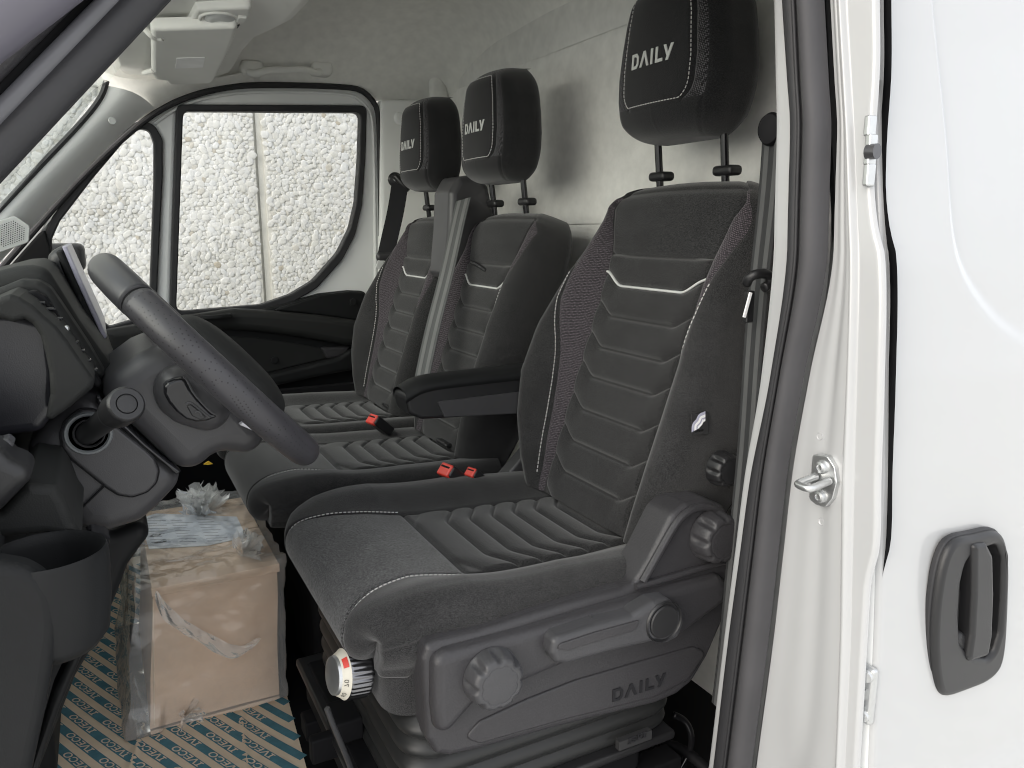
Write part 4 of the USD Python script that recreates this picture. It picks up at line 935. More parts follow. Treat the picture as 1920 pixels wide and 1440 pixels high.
obj('finger_scoop', prism(Polygon(li), .003, .001, lambda a, b, d: (XC-.0372-d, a, b), .008, 2), 'side_cover_plastic', hl)
c = at(1246, 1166, x=XC-.0395); obj('lever_hub', lathe([(.0001, .002), (.0215, .002), (.023, .0005), (.0235, -.002), (.026, -.002), (.028, .0012), (.0295, -.001)], c, (-1, 0, 0), 40), 'black_plastic', hl)
obj('pointer', bx(at(1108, 1160, x=XC-.016)-[.002, .0012, .004], at(1108, 1160, x=XC-.016)+[.004, .0012, .004]), 'lever_plastic', ds, smooth=False)
# moulded wordmark on the cover
def plane_text(polys, o, Xd, Yd, N, h, dep): return [prism(gp, dep/h, 0, None, .2, 1) for gp in polys]
pA, pB = at(1148, 1316, x=XC-.0035), at(1247, 1283, x=XC-.0035); hgt = .0178; dirx = (pB-pA); dirx[0] = 0; Lw = np.linalg.norm(dirx); dirx /= Lw; hgt = Lw/4.56
upv = np.array([0, -dirx[2]*0+.0, 1.]); lt = []
for gp in daily():
    v, f = prism(gp, 1., 0, None, .5, 1); lt.append((pA+np.outer(v[:, 0]*hgt, dirx)+np.outer(v[:, 1]*hgt*.92, upv)+np.outer(v[:, 2]*.0012, [-1, 0, 0]), f))
obj('cover_lettering', lt, 'ink_black', ds, smooth=False)
# bellows under the cushion: stacked rounded folds
def fold(z, hh, inset, bulge_, yf_=-.285):
    pl = rnd([(XC+.012+inset, yf_), (1.27-inset, yf_), (1.27-inset, -.70), (XC+.012+inset, -.70)], .05, 10)
    c = pl.mean(0); R = []
    for t in np.linspace(-1, 1, 9): R.append(np.c_[c+(pl-c)*(1+bulge_*math.cos(t*math.pi/2)), np.full(len(pl), z+hh*t/2)])
    return sheet(np.array(R), closed=True)
obj('cushion_pan', fold(.358, .095, .022, .008, -.262), 'seat_cloth', ds, smooth=50)
for q, z in enumerate((.292, .262, .232, .203, .176)):
    obj('bellows_fold', fold(z, .032, .012+.004*q, .045), 'bellows_rubber', ds, smooth=50)
obj('suspension_base', [bx((XC+.05, -.66, .09), (1.24, -.25, .165), .01)], 'deep_black', ds)
obj('base_frame', bx((XC+.02, -.70, .148), (1.26, -.24, .163), .005), 'black_plastic', ds)
obj('maker_plate', bx(at(1160, 1396, x=XC+.008)-[.002, .0, .010], at(1218, 1374, x=XC+.012)+[.004, 0, .008], .001), 'badge_dark', ds)
pm = at(1176, 1398, x=XC+.004); dm = at(1222, 1378, x=XC+.004)-pm; dm[0] = 0; dm /= np.linalg.norm(dm); tm = meshkit.text_mesh('ISRI', 1., .05, bold=True); tv = np.array(tm.vertices)
obj('plate_text', (pm+np.outer(tv[:, 0]*.011, dm)+np.outer(tv[:, 1]*.009+.002, [0, 0, 1.])+np.outer(tv[:, 2]*.02, [-1., 0, 0]), tm.faces[:, ::-1]), 'ink_black', ds, smooth=False)
for x in (.84, 1.2): obj('seat_rail', bx((x-.02, -.74, .05), (x+.02, -.235, .085), .004), 'deep_black', ds)
for y in (-.3, -.62): obj('cross_member', bx((.8, y-.02, .02), (1.24, y+.02, .05), .004), 'deep_black', ds)
obj('slide_lever', tube(spl([at(613, 1328, x=.93), at(625, 1360, x=.93), at(650, 1420, x=.93), at(668, 1470, x=.93)], 24), .004, 10), 'dark_steel', ds)
obj('mechanism', [bx(at(650, 1355, x=1.0)-[.02, .02, .02], at(650, 1355, x=1.0)+[.04, .02, .015], .004), bx(at(700, 1360, x=1.0)-[.0, .012, .03], at(700, 1360, x=1.0)+[.05, .01, .03], .004), bx(at(600, 1410, x=1.02)-[.0, .03, .02], at(600, 1410, x=1.02)+[.02, .012, .02], .004)], 'deep_black', ds)
# weight dial with numbers
dc = at(652, 1262, x=.87); dax = np.array([-.10, .98, .16]); dax /= np.linalg.norm(dax)
dl = obj('weight_dial', lathe([(.026, -.024), (.031, -.022), (.0325, -.018), (.0325, .004), (.031, .007)], dc, dax, 256, lambda th, r, h: r*(1-.03*(.5+.5*np.cos(32*th))*(h > -.021)*(h < .005))), 'ribbed_chrome', ds, smooth=40)
obj('dial_scale', lathe([(.031, .007), (.030, .0075), (.0245, .0165), (.0235, .017)], dc, dax, 60), 'ivory', dl, smooth=40)
obj('dial_cap', lathe([(.0242, .0165), (.0232, .0205), (.019, .0222), (.0001, .0228)], dc, dax, 48), 'zinc', dl, smooth=40)
da = np.cross(dax, [0, 0, 1.]); da /= np.linalg.norm(da); db = np.cross(dax, da)
def on_cone(th, q):   # q 0 (rim) .. 1 (cap)
    r, h = .030-.0055*q, .0076+.009*q; return dc+dax*(h+.0006)+(math.cos(th)*da+math.sin(th)*db)*(r+.0004)
def cone_patch(th0, th1, q0, q1): return sheet(np.array([[on_cone(t, q) for q in np.linspace(q0, q1, 4)] for t in np.linspace(th0, th1, 8)]))
th_cam = math.atan2(np.dot(-CF, db), np.dot(-CF, da))
sgn = 1 if np.dot(np.cross(CF, CU), da*0+1e-9) else 1
upth = math.atan2(np.dot([0, 0, 1.], db), np.dot([0, 0, 1.], da))
sg_ = 1 if math.sin(upth-th_cam) > 0 else -1
obj('red_mark', cone_patch(th_cam+sg_*.62, th_cam+sg_*1.1, .08, .75), 'red_button', dl, smooth=True)
def dial_text(txt, thc):
    tm = meshkit.text_mesh(txt, 1., .02); v = np.array(tm.vertices); w = v[:, 0].max(); out = []
    for a, b, _ in v: out.append(on_cone(thc+sg_*(a-w/2)*.20, .25+.5*(1-b)))
    return np.array(out)+dax*.0003, tm.faces
for txt, th in (('70', th_cam-sg_*.05), ('60', th_cam-sg_*.72)): obj('dial_number', dial_text(txt, th), 'ink_black', dl, smooth=False)
obj('dial_arm', tube([dc-dax*.02, dc-dax*.06, dc-dax*.12], .016, 4, .8), 'black_plastic', ds)
# armrest on the far side of the seat
XA = 1.285
arm = T('armrest', 'black folding armrest between the driver seat and the middle seat', 'armrest', (1.3, -.6, .57))
AP = rnd(yz([(762, 752), (764, 741), (786, 725), (850, 712), (965, 700), (1100, 684), (1110, 752), (990, 773), (860, 783), (792, 787), (768, 778)], XA-.03), [.01, .012, .03, .05, .05, .01, .01, .03, .03, .02, .015])
ab = obj('arm_body', prism(Polygon(AP), .062, .006, lambda a, b, d: (XA+.032-d, a, b), .01, 4), 'black_plastic', arm, smooth=40)
TP = spl(yz([(764, 744), (786, 728), (850, 715), (965, 702), (1100, 686)], XA-.03), 30)
obj('arm_pad', [sheet(np.array([[np.array([XA+.0+.036*math.cos(t), p[0]-(0 if i else -.004), p[1]-.004+.016*math.sin(t)]) for t in np.linspace(-.5, math.pi+.5, 16)] for i, p in enumerate(TP)]))], 'dash_plastic', arm, smooth=True)
LP = rnd(yz([(820, 753), (970, 735), (1090, 722), (1092, 770), (990, 774), (832, 782)], XA-.031), .003)
obj('side_lid', prism(Polygon(LP), .006, .0015, lambda a, b, d: (XA-.0275-d, a, b), .02, 2), 'shroud_plastic', arm)
hgc = bx((XA-.02, -.86, .50), (XA+.02, -.70, .60), .012); obj('hinge', hgc, 'black_plastic', arm)
# grey hinge bracket cover at the far rear corner of the driver seat
obj('recliner_cover', prism(Polygon(rnd(yz([(938, 905), (985, 850), (1030, 800), (1050, 830), (985, 912), (945, 912)], 1.25), .004)), .03, .005, lambda a, b, d: (1.25+.03-d, a, b), .01), 'lever_plastic', ds)

# ---------------------------------------------------------------- passenger bench (two backs)
pb = T('passenger_bench', 'dark two-place passenger bench with two backs, between driver seat and far door', 'bench seat', (1.76, -.5, 0))
MB = Back((1.572, -.640, .428), math.radians(19), .925, (1.06, .80), .10)
FB = Back((1.978, -.640, .428), math.radians(19), .925, (.80, 1.06), .10)
MB.build(pb); FB.build(pb)
headrest(pb, 1.575, -.822, 1.000, .952, .93); headrest(pb, 1.985, -.822, 1.000, .952, .93)
Cushion(1.572, -.200, -.70, .425, (1.0, .84), .93, .022).build(pb, mesh_front='seat_insert_cloth')
Cushion(1.978, -.200, -.70, .425, (.84, 1.0), .93, .022).build(pb, mesh_front='seat_insert_cloth')
obj('bench_base', bx((1.38, -.68, .02), (2.18, -.30, .36), .02), 'deep_black', pb)
obj('base_skirt', bx((1.362, -.66, .05), (1.374, -.32, .345), .004), 'black_plastic', pb)
obj('centre_filler', moved(bx((1.745, -.07, .02), (1.80, -.004, .50), .012), rotx(math.radians(19)), (0, -.640, .428)), 'seat_cloth', pb)
# belt tower between the two backs
tw = obj('belt_tower', prism(Polygon(rnd([(-.075, .78), (-.06, .90), (-.055, .985), (-.03, 1.022), (.03, 1.03), (.06, 1.0), (.095, .86), (.1, .78)], .015)), .10, .018, lambda a, b, d: (1.80+.0-d+.02, -.80-a*.9, b), .01, 5), 'shroud_plastic', pb, smooth=45)
p = at(866, 372, x=1.735)
obj('belt_slot', bx(p-[.012, -.001, .02], p+[.03, .012, .02], .004), 'deep_black', tw)
# seat loops and pull tabs
for u, v, cz in ((1362/3.097+380, 1186/3.6+660-165, .43),):
    pass
for (u, v) in ((728, 762), (832, 830)):
    p = at(u, v, z=.44); obj('pull_tab', bx(p-[.03, .008, .004], p+[.03, .008, .004], .003), 'black_plastic', pb)
p = MB.pt(.045, .445, .004); obj('pull_tab', tube([p+[.03, .0, .004], p, p-[.05, 0, .012]], .005, 8), 'black_plastic', pb)
# ================================================================ DASHBOARD
da_ = T('dashboard', 'dark grey dashboard with hooded instrument housing, vents and cup holder at the left edge', 'dashboard', (1.2, .2, .3))
def dp(nm, pts, xf, t, bev, mt, r=.008, par=None, step=.012, sm_=40, **kw):
    return obj(nm, prism(Polygon(rnd(yz(pts, xf), r)), t, bev, lambda a, b, d: (xf+t-d, a, b), step, 5), mt, par or da_, smooth=sm_, **kw)
hood_o = [(-60, 585), (0, 558), (18, 551), (36, 557), (60, 572), (85, 595), (105, 612), (125, 637), (150, 674), (178, 714), (174, 729), (130, 766), (98, 788), (84, 793)]
hood_i = [(88, 770), (94, 740), (92, 700), (85, 665), (75, 630), (60, 607), (45, 599), (26, 605), (0, 598), (-60, 590)]
hp = Polygon(yz(hood_o+hood_i, .88)).buffer(-.004).buffer(.004)
obj('instrument_hood', prism(hp, .30, .006, lambda a, b, d: (.88+.30-d, a, b), .008, 5), 'dash_soft', da_, smooth=45)
dp('instrument_panel', [(-90, 575), (20, 580), (100, 600), (112, 700), (108, 770), (75, 812), (0, 821), (-90, 826)], .93, .05, .012, 'panel_sheen', .012)
dp('dash_top', [(-90, 530), (0, 507), (30, 499), (60, 496), (88, 503), (102, 524), (117, 550), (150, 603), (190, 660), (214, 693), (228, 725), (225, 800), (-90, 800)], 1.02, .24, .016, 'dash_soft', [.02, .02, .02, .02, .02, .02, .02, .02, .02, .01, .01, .01, .01])
dp('dash_fold', [(-90, 575), (0, 540), (40, 524), (72, 526), (94, 540), (112, 566), (168, 650), (200, 705), (180, 716), (120, 640), (60, 560), (0, 568), (-90, 600)], .985, .05, .008, 'dash_soft', .012)
dp('vent_recess', [(-20, 570), (34, 552), (64, 544), (86, 556), (162, 676), (192, 720), (182, 728), (150, 700), (96, 620), (40, 575)], .965, .02, .003, 'deep_black', .006)
for k, (u, v) in enumerate(((62, 566), (80, 578), (94, 596), (104, 612), (124, 640), (136, 656), (148, 674), (160, 692))):
    p = at(u, v, x=.958); obj('vent_slat', moved(bx((-.006, -.012, -.0016), (.006, .012, .0016), .0014), rotx(.12), p), 'black_gloss', da_)
p = at(118, 616, x=.955); obj('vent_tab', bx(p-[.004, .006, .003], p+[.004, .006, .003], .002), 'zinc', da_)
dp('centre_stack', [(150, 640), (165, 648), (200, 650), (208, 668), (216, 692), (214, 760), (150, 790), (120, 700)], 1.20, .22, .010, 'dash_plastic', .006)
sec = [(.13, .05), (.12, .42), (.10, .60), (.16, .70), (.30, .75), (.62, .79), (.62, .05)]
obj('dash_body', prism(Polygon(rnd(sec, .03)), 1.1, .01, lambda a, b, d: (2.36-d, a, b), .03), 'dash_plastic', da_, smooth=40)
obj('dash_core', prism(Polygon(rnd([(.12, .35), (.10, .62), (.12, .76), (.62, .80), (.62, .35)], .03)), .56, .01, lambda a, b, d: (1.27-d, a, b), .03), 'dash_plastic', da_, smooth=40)
# lower driver side: outer panel, cup holder, shelf, leg of the column trim
dp('knee_panel', [(-110, 1048), (0, 1056), (48, 1064), (84, 1084), (104, 1118), (109, 1175), (101, 1240), (86, 1330), (62, 1440), (40, 1560), (-110, 1560)], .70, .022, .010, 'dash_plastic', [.01, .02, .03, .03, .03, .03, .03, .03, .03, .02, .01])
dp('knee_core', [(-110, 1180), (60, 1180), (96, 1230), (84, 1330), (60, 1440), (38, 1560), (-110, 1560)], .722, .07, .006, 'dash_plastic', .01)
cc = at(86, 1036, z=.622); rc = .044
obj('cup_holder', lathe([(.020, -.094), (.034, -.090), (.043, -.078), (.0475, -.045), (.049, -.012), (.0485, -.002), (.047, .002), (.0445, -.001), (.0425, -.01), (.041, -.06), (.038, -.068), (.0001, -.07)], cc, (0, 0, 1), 72), 'dash_plastic', da_, smooth=50)
dp('upper_shelf', [(-90, 985), (0, 962), (50, 908), (106, 912), (122, 938), (140, 984), (160, 1012), (80, 1003), (0, 1010), (-90, 1020)], .80, .16, .009, 'dash_soft', .006)
dp('lever_housing', [(-60, 845), (0, 838), (22, 866), (50, 872), (64, 884), (58, 902), (40, 922), (0, 962), (-60, 990)], .765, .05, .012, 'black_plastic', .008)
dp('dash_bracket', [(-10, 830), (14, 822), (26, 832), (14, 870), (-10, 880)], .80, .02, .004, 'lever_plastic', .003)
leg = [(118, 945), (205, 1004), (290, 968), (322, 930), (300, 985), (262, 1032), (240, 1062), (222, 1112), (188, 1195), (142, 1272), (112, 1350), (72, 1452), (36, 1560), (-90, 1560), (-90, 950)]
dp('column_trim', leg, 1.03, .10, .014, 'dash_plastic', [.01, .01, .01, .01, .02, .02, .02, .02, .02, .02, .02, .02, .01, .01, .01])
dp('trim_edge', [(190, 1060), (196, 1110), (184, 1180), (150, 1240), (112, 1330), (74, 1440), (60, 1500), (40, 1500), (100, 1300), (140, 1215), (160, 1150)], .86, .03, .006, 'dash_plastic', .01)
dp('release_latch', [(158, 1006), (172, 1000), (196, 1004), (207, 1012), (204, 1026), (184, 1040), (172, 1034)], .90, .03, .006, 'black_gloss', .004)
# screen
scn = T('display_screen', 'tall display screen seen edge-on above the dashboard', 'screen', tuple(at(160, 640, x=1.3)))
dp('housing', [(88, 492), (90, 479), (98, 470), (114, 461), (124, 463), (150, 522), (180, 588), (200, 634), (196, 645), (190, 648), (162, 640), (150, 612), (118, 558), (96, 512)], 1.22, .23, .014, 'black_plastic', .008, scn)
dp('side_band', [(104, 470), (118, 466), (150, 538), (190, 632), (180, 640), (150, 580)], 1.214, .02, .006, 'dash_plastic', .004, scn)
dp('bezel', [(115.5, 461), (125, 462), (152, 522), (182, 588), (201, 632), (194, 638), (172, 590), (140, 520)], 1.216, .25, .002, 'bezel_silver', .002, scn)
tag_ = spl([at(198, 645, x=1.25), at(206, 655, x=1.25), at(212, 668, x=1.25), at(210, 676, x=1.25)], 12)
obj('hanging_tag', strap(tag_, .016, (1, .3, 0), .0008), 'ivory', scn)
# ================================================================ STEERING
col = T('steering_column', 'grey plastic steering column shroud with control stalks', 'steering column', (1.02, 0, .62))
shp = [(165, 727), (179, 734), (192, 750), (226, 787), (276, 834), (318, 868), (345, 888), (347, 902), (326, 925), (291, 962), (262, 985), (205, 1003), (150, 998), (108, 948), (70, 905), (53, 872), (48, 850), (60, 826), (76, 806), (120, 766)]
dp('shroud', shp, .955, .15, .022, 'shroud_plastic', [.01, .01, .02, .02, .03, .02, .008, .008, .02, .02, .02, .02, .01, .02, .03, .02, .02, .02, .02, .03], col)
dec = [(150, 768), (176, 768), (206, 790), (270, 841), (288, 858), (297, 882), (292, 904), (275, 921), (248, 930), (222, 926), (200, 912), (136, 861), (118, 838), (114, 814), (122, 790)]
D = Polygon(rnd(yz(dec, .953), .012))
obj('access_gap', prism(D.buffer(.0018), .004, .0005, lambda a, b, d: (.9555-d, a, b), .01, 1), 'deep_black', col)
obj('access_cover', prism(D, .008, .003, lambda a, b, d: (.9565-d, a, b), .008, 4), 'shroud_plastic', col, smooth=40)
sl = [(182, 738), (192, 750), (226, 787), (276, 834), (318, 868), (340, 884), (332, 892), (304, 868), (262, 834), (214, 792), (180, 755)]
dp('column_seam', sl, .951, .012, .003, 'black_gloss', .002, col)
pl_ = [at(u, v, x=.952) for u, v in ((147, 958), (170, 936), (198, 909))]
obj('panel_joint', tube(pl_, .0012, 6), 'deep_black', col)
ax0, ax1 = at(166, 812, x=.948), at(238, 757, x=.81); sa = (ax1-ax0)/np.linalg.norm(ax1-ax0)
obj('stalk_bezel', lathe([(.0195, 0), (.0212, .002), (.0232, .002), (.0245, -.001), (.0245, -.004)], at(166, 813, x=.9475), (-1, 0, 0), 48), 'bezel_pale', col, smooth=40)
obj('stalk_boot', lathe([(.0001, .0005), (.020, .0005)], at(166, 813, x=.949), (-1, 0, 0), 40), 'deep_black', col)
obj('stalk_ring', lathe([(.0138, 0), (.015, .003), (.0163, 0)], at(167, 813, x=.947), (-1, 0, 0), 40), 'shroud_plastic', col, smooth=40)
Ls = np.linalg.norm(ax1-ax0)
stk = obj('indicator_stalk', lathe([(.0125, -.02), (.0120, .02), (.0125, Ls*.62), (.0135, Ls*.68), (.0160, Ls*.72), (.0168, Ls*.76), (.0163, Ls*.78), (.0175, Ls*.80), (.0178, Ls*.97), (.0168, Ls*.99), (.0150, Ls), (.0100, Ls), (.0094, Ls-.0012), (.0088, Ls+.0004), (.007, Ls+.001), (.0001, Ls+.001)], ax0, sa, 48), 'black_plastic', col, smooth=40)
w0, w1 = at(182, 722, x=1.10), at(222, 676, x=1.17)
obj('wiper_stalk', lathe([(.012, -.02), (.0115, .03), (.0135, np.linalg.norm(w1-w0)*.8), (.0135, np.linalg.norm(w1-w0)*.95), (.011, np.linalg.norm(w1-w0)), (.0001, np.linalg.norm(w1-w0))], w0, w1-w0, 32), 'shroud_plastic', col, smooth=40)
obj('stalk_tip', lathe([(.0136, .0), (.0142, .002), (.0142, .006), (.0136, .008)], w0+(w1-w0)*.88, w1-w0, 32), 'zinc', col, smooth=40)
sw = T('steering_wheel', 'dark leather steering wheel seen almost edge-on with perforated rim', 'steering wheel', (1.037, -.114, .731))
cw, tw_, Rw, rw = np.array([1.037, -.1143, .7306]), .8518, .1621, .0193
Uw, Nw = np.array([0, math.cos(tw_), math.sin(tw_)]), np.array([0, -math.sin(tw_), math.cos(tw_)])
def rim(a0, a1, n, grow=0.):
    return tube(np.array([cw+Rw*(math.cos(a)*np.array([1., 0, 0])+math.sin(a)*Uw) for a in np.linspace(a0, a1, n)]), rw+grow, 24, 1.0, Nw)
d2r = math.radians
obj('rim_top', rim(d2r(49), d2r(131), 40, .0004), 'wheel_smooth', sw, smooth=True)
obj('rim_grip', rim(d2r(132), d2r(408), 120), 'wheel_perforated', sw, smooth=True)
for a in (48.5, 131.5): obj('rim_joint', rim(d2r(a-.8), d2r(a+.8), 4, -.0012), 'deep_black', sw)
hub = [(170, 740), (182, 724), (215, 699), (258, 667), (300, 650), (352, 652), (420, 705), (500, 795), (562, 850), (536, 868), (470, 860), (410, 850), (384, 876), (352, 914), (338, 906), (318, 870), (276, 830), (226, 783)]
dp('hub_shell', hub, .945, .17, .026, 'shroud_plastic', .012, sw)
dp('spoke_bulge', [(289, 745), (294, 715), (314, 694), (352, 688), (400, 715), (448, 762), (480, 805), (440, 818), (380, 816), (330, 800), (300, 775)], .915, .06, .026, 'shroud_plastic', .02, sw, .006)
pod = [(307, 725), (314, 717), (328, 711), (342, 708), (349, 712), (358, 730), (374, 751), (397, 774), (407, 777), (406, 783), (388, 790), (370, 792), (350, 787), (331, 773), (317, 757), (308, 741)]
pd = dp('control_pod', pod, .909, .02, .004, 'black_gloss', .003, sw, .005)
obj('pod_edge', tube(spl([at(u, v, x=.908) for u, v in ((344, 707), (350, 712), (359, 730), (375, 751), (398, 774), (407, 778))], 30), .0012, 8), 'lever_plastic', pd)
obj('pod_button', tube(spl([at(u, v, x=.9085) for u, v in ((348, 758), (354, 755), (362, 758), (378, 771), (394, 783))], 24), .0012, 8), 'lever_plastic', pd)
dp('pod_rocker', [(350, 762), (358, 758), (372, 769), (388, 783), (376, 788), (360, 780)], .9075, .004, .0015, 'black_plastic', .002, pd, .004)
obj('pod_dot', tube(spl([at(u, v, x=.907) for u, v in ((365, 773), (371, 771), (377, 776), (376, 780))], 10), .0009, 6), 'lever_plastic', pd)
dp('spoke_trim', [(449, 797), (462, 788), (480, 802), (505, 822), (497, 819), (470, 806)], .93, .01, .002, 'spoke_silver', .001, sw, .004)
dp('column_pad', [(256, 664), (274, 650), (304, 640), (345, 640), (352, 666), (330, 672), (276, 676), (259, 672)], 1.0, .10, .008, 'dash_soft', .006, sw)
# airbag pad on the driver's side of the wheel
s = trimesh.creation.icosphere(subdivisions=4); v = np.array(s.vertices); v = np.sign(v)*np.abs(v)**.75
v = v[:, :1]*.075*np.array([[1., 0, 0]])+v[:, 1:2]*.088*Uw+v[:, 2:]*.034*Nw+cw+Nw*.008-Uw*.02
obj('airbag_pad', (v, s.faces), 'dash_soft', sw, smooth=True)
# ================================================================ FLOOR CARDBOARD WITH PRINTED STRIPES
cbz = lambda x, y: .008+.0022*np.sin((x*.75+y*2.2)*9)+.0028*(meshkit.fbm(np.stack([x*5, y*5, x*0], -1), 2, 8)-.5)+.0035*np.exp(-((x*.22+(y-.02)-.30+.0)/.006)**2)+.003*np.exp(-((x*.10+(y+.15)-.13)/.005)**2)
cs = T('floor_cardboard', 'flattened brown cardboard with teal printed stripes laid on the cab floor', 'cardboard', (1.5, .05, 0))
sheet_poly = Polygon([(.95, -.222), (1.171, -.231), (1.384, -.246), (1.8, -.27), (2.22, -.29), (2.25, .11), (1.0, .11+.25), (.95, .36)])
def drape(poly, lift, cell=.012):
    """triangulated piece of the flat sheet following its waves"""
    if poly.is_empty: return None
    x0, y0, x1, y1 = poly.bounds; parts = []
    from shapely.ops import split
    v, f = trimesh.creation.triangulate_polygon(poly, engine='earcut')
    v, f = trimesh.remesh.subdivide_to_size(np.c_[v, np.zeros(len(v))], f, cell)[:2]
    v[:, 2] = cbz(v[:, 0], v[:, 1])+lift; return v, f
nx = np.linspace(.95, 2.25, 200); ny = np.linspace(-.30, .40, 120)
Xg, Yg = np.meshgrid(nx, ny); ok = shapely.contains(sheet_poly, shapely.points(Xg, Yg))
yl = np.interp(nx, [.95, 1.171, 1.384, 1.8, 2.22, 2.25], [-.222, -.231, -.246, -.27, -.29, -.292]); yh = np.interp(nx, [.95, 1.0, 2.25], [.36, .36, .11])
G = np.array([[(x, a+(b-a)*t, 0) for t in np.linspace(0, 1, 110)] for x, a, b in zip(nx, yl, yh)]); G[..., 2] = cbz(G[..., 0], G[..., 1])
base_ = G.copy(); base_[..., 2] -= .0035
obj('sheet', [sheet(G[:, ::-1]), sheet(np.stack([G[:, 0], base_[:, 0]], 1)), sheet(np.stack([base_[0], G[0]], 1)[::-1])], 'cardboard_sheet', cs, smooth=40)
dd_, pp_ = np.array([.892, .452]), np.array([-.452, .892])
tm = meshkit.text_mesh('IVECO', 1., .02, bold=True); tv = np.array(tm.vertices); tw0, tw1 = tv[:, 0].min(), tv[:, 0].max(); tp = tv[:, 2] > .01
tf = np.array([f for f in tm.faces if tp[f].all()])
LETS = []; Lh, Lw = .0112, .080
vis_poly = Polygon([(1.05, -.225), (1.384, -.242), (1.75, -.262), (2.18, -.275), (2.2, .10), (1.02, .33)])
for k in range(-16, 22):
    r = -.607+.0288*k; c = pp_*r
    L = LineString([c+dd_*.2, c+dd_*3.2]).intersection(vis_poly)
    if L.is_empty or L.length < .02: continue
    a, b = np.array(L.coords[0]), np.array(L.coords[-1]); band_ = LineString([a, b]).buffer(.0078, cap_style=2).intersection(vis_poly)
    for g_ in getattr(band_, 'geoms', [band_]):
        # cut in short lengths so that the print follows the waves
        sa_, sb_ = a@dd_, b@dd_; nn = max(2, int((sb_-sa_)/.01)); t = np.linspace(0, 1, nn)
        Lo = np.array([np.r_[a+(b-a)*q-pp_*.0078, 0] for q in t]); Hi = np.array([np.r_[a+(b-a)*q+pp_*.0078, 0] for q in t])
        S_ = np.stack([Lo, (Lo+Hi)/2, Hi], 1); S_[..., 2] = cbz(S_[..., 0], S_[..., 1])+.0005
        obj('printed_stripe', sheet(S_), 'print_teal', cs, smooth=True)
    s0 = 1.328-.050*k+.012; sc0 = math.ceil((a@dd_-s0)/.114)
    for j in range(sc0, sc0+30):
        st_ = s0+.114*j-.072
        if st_+Lw > b@dd_: break
        if st_ < a@dd_: continue
        xx_ = (tv[:, 0]-tw0)/(tw1-tw0)*Lw+.25*tv[:, 1]*Lh; yy_ = (tv[:, 1]-.5)*Lh
        q = (st_+xx_)[:, None]*dd_+(r+yy_)[:, None]*pp_; LETS.append((np.c_[q, cbz(q[:, 0], q[:, 1])+.0011], tf))
LETS.sort(key=lambda m: np.linalg.norm(m[0].mean(0)-EYE))
for m in LETS[:300]: obj('printed_word', m, 'print_letter', cs, smooth=False)
# ================================================================ CARTON AND ITS BAG
cbx = T('cardboard_carton', 'brown cardboard carton standing on the floor inside a clear bag', 'box', (1.6, -.12, .012))
B0, B1 = np.array([1.402, -.232, .014]), np.array([1.80, -.004, .280])
def warp(v):
    v = v.copy(); t = (v[:, 2]-B0[2])/(B1[2]-B0[2]); v[:, 1] += -.028*t*(v[:, 1] > -.11)*1.0-.012*t*(v[:, 1] <= -.11); v[:, 0] += .006*np.sin(t*3.1)*0-.006*np.sin((v[:, 1]+.12)*12)*0; return v
b_ = trimesh.creation.box(B1-B0); b_.apply_translation((B0+B1)/2); b_ = b_.subdivide().subdivide().subdivide()
v = warp(np.array(b_.vertices)); v += .004*(meshkit.fbm(v*9, 2, 4)[:, None]-.5)
obj('carton_body', (v, b_.faces), 'cardboard_box', cbx, smooth=30)
yl, yr = -.004-.028, -.232-.012
obj('lid_flap', [moved(bx((1.396, yr-.003, .2805), (1.60, yl+.003, .2840), .0012), None)], 'cardboard_box', cbx)
obj('lid_flap', [moved(bx((1.606, yr-.003, .2805), (1.81, yl+.003, .2840), .0012), None)], 'cardboard_box', cbx)
obj('flap_lip', [bx((1.394, yr-.004, .268), (1.3995, yl+.004, .2845), .002)], 'cardboard_box', cbx)
obj('corner_crease', tube([(1.4005, -.030, .262), (1.4005, -.012, .02)], .0012, 6), 'cardboard_sheet', cbx)
lbq = [tuple(at(u, v, z=.287)[:2]) for u, v in ((262, 972), (279, 1028), (388, 1022), (462, 1006), (444, 968), (292, 962))]
lbl = obj('shipping_label', prism(Polygon(rnd(lbq, .003)), .0012, .0003, lambda a, b, d: (a, b, .2852+d), .02, 1), 'paper', cbx, smooth=False)
lines = []
for r in range(9):
    for q in range(3):
        p = np.array(lbq[0])*(1-(r+1)/11)+np.array(lbq[1])*((r+1)/11)
        e = (np.array(lbq[-2])-np.array(lbq[0])); e /= np.linalg.norm(e); st = .008+q*.055; ln = .02+.025*RNG.random()
        a = p+e*st; b2 = a+e*ln; nrm_ = np.array([-e[1], e[0]])*.0011
        lines.append((np.array([np.r_[a-nrm_, .2868], np.r_[b2-nrm_, .2868], np.r_[b2+nrm_, .2868], np.r_[a+nrm_, .2868]]), np.array([[0, 1, 2], [0, 2, 3]])))
obj('label_print', lines, 'ink', lbl, smooth=False, kind='stuff')
p = at(292, 1003, z=.287); obj('label_stamp', moved(lathe([(.005, 0), (.009, 0)], (0, 0, 0), (0, 0, 1), 20), np.diag([.7, 1.2, 1]), [p[0], p[1], .2868]), 'ink_black', lbl, smooth=False)
p = at(301, 1016, z=.287); obj('label_stamp', moved(lathe([(.004, 0), (.009, 0)], (0, 0, 0), (0, 0, 1), 20), np.diag([.6, 1.3, 1]), [p[0], p[1], .2868]), 'ink_black', lbl, smooth=False)
bag = T('clear_bag', 'loose crumpled clear plastic bag wrapped round the cardboard carton', 'plastic bag', (1.6, -.11, .01))
def crumple(v, amp, f, seed):
    n1 = np.abs(meshkit.fbm(v*f+3.1, 3, seed)-.5)*2; n2 = np.abs(meshkit.fbm(v*f*.45+11., 2, seed+3)-.5)*2
    return amp*(n2*1.4-n1*.7)
s = trimesh.creation.box((1, 1, 1)); 
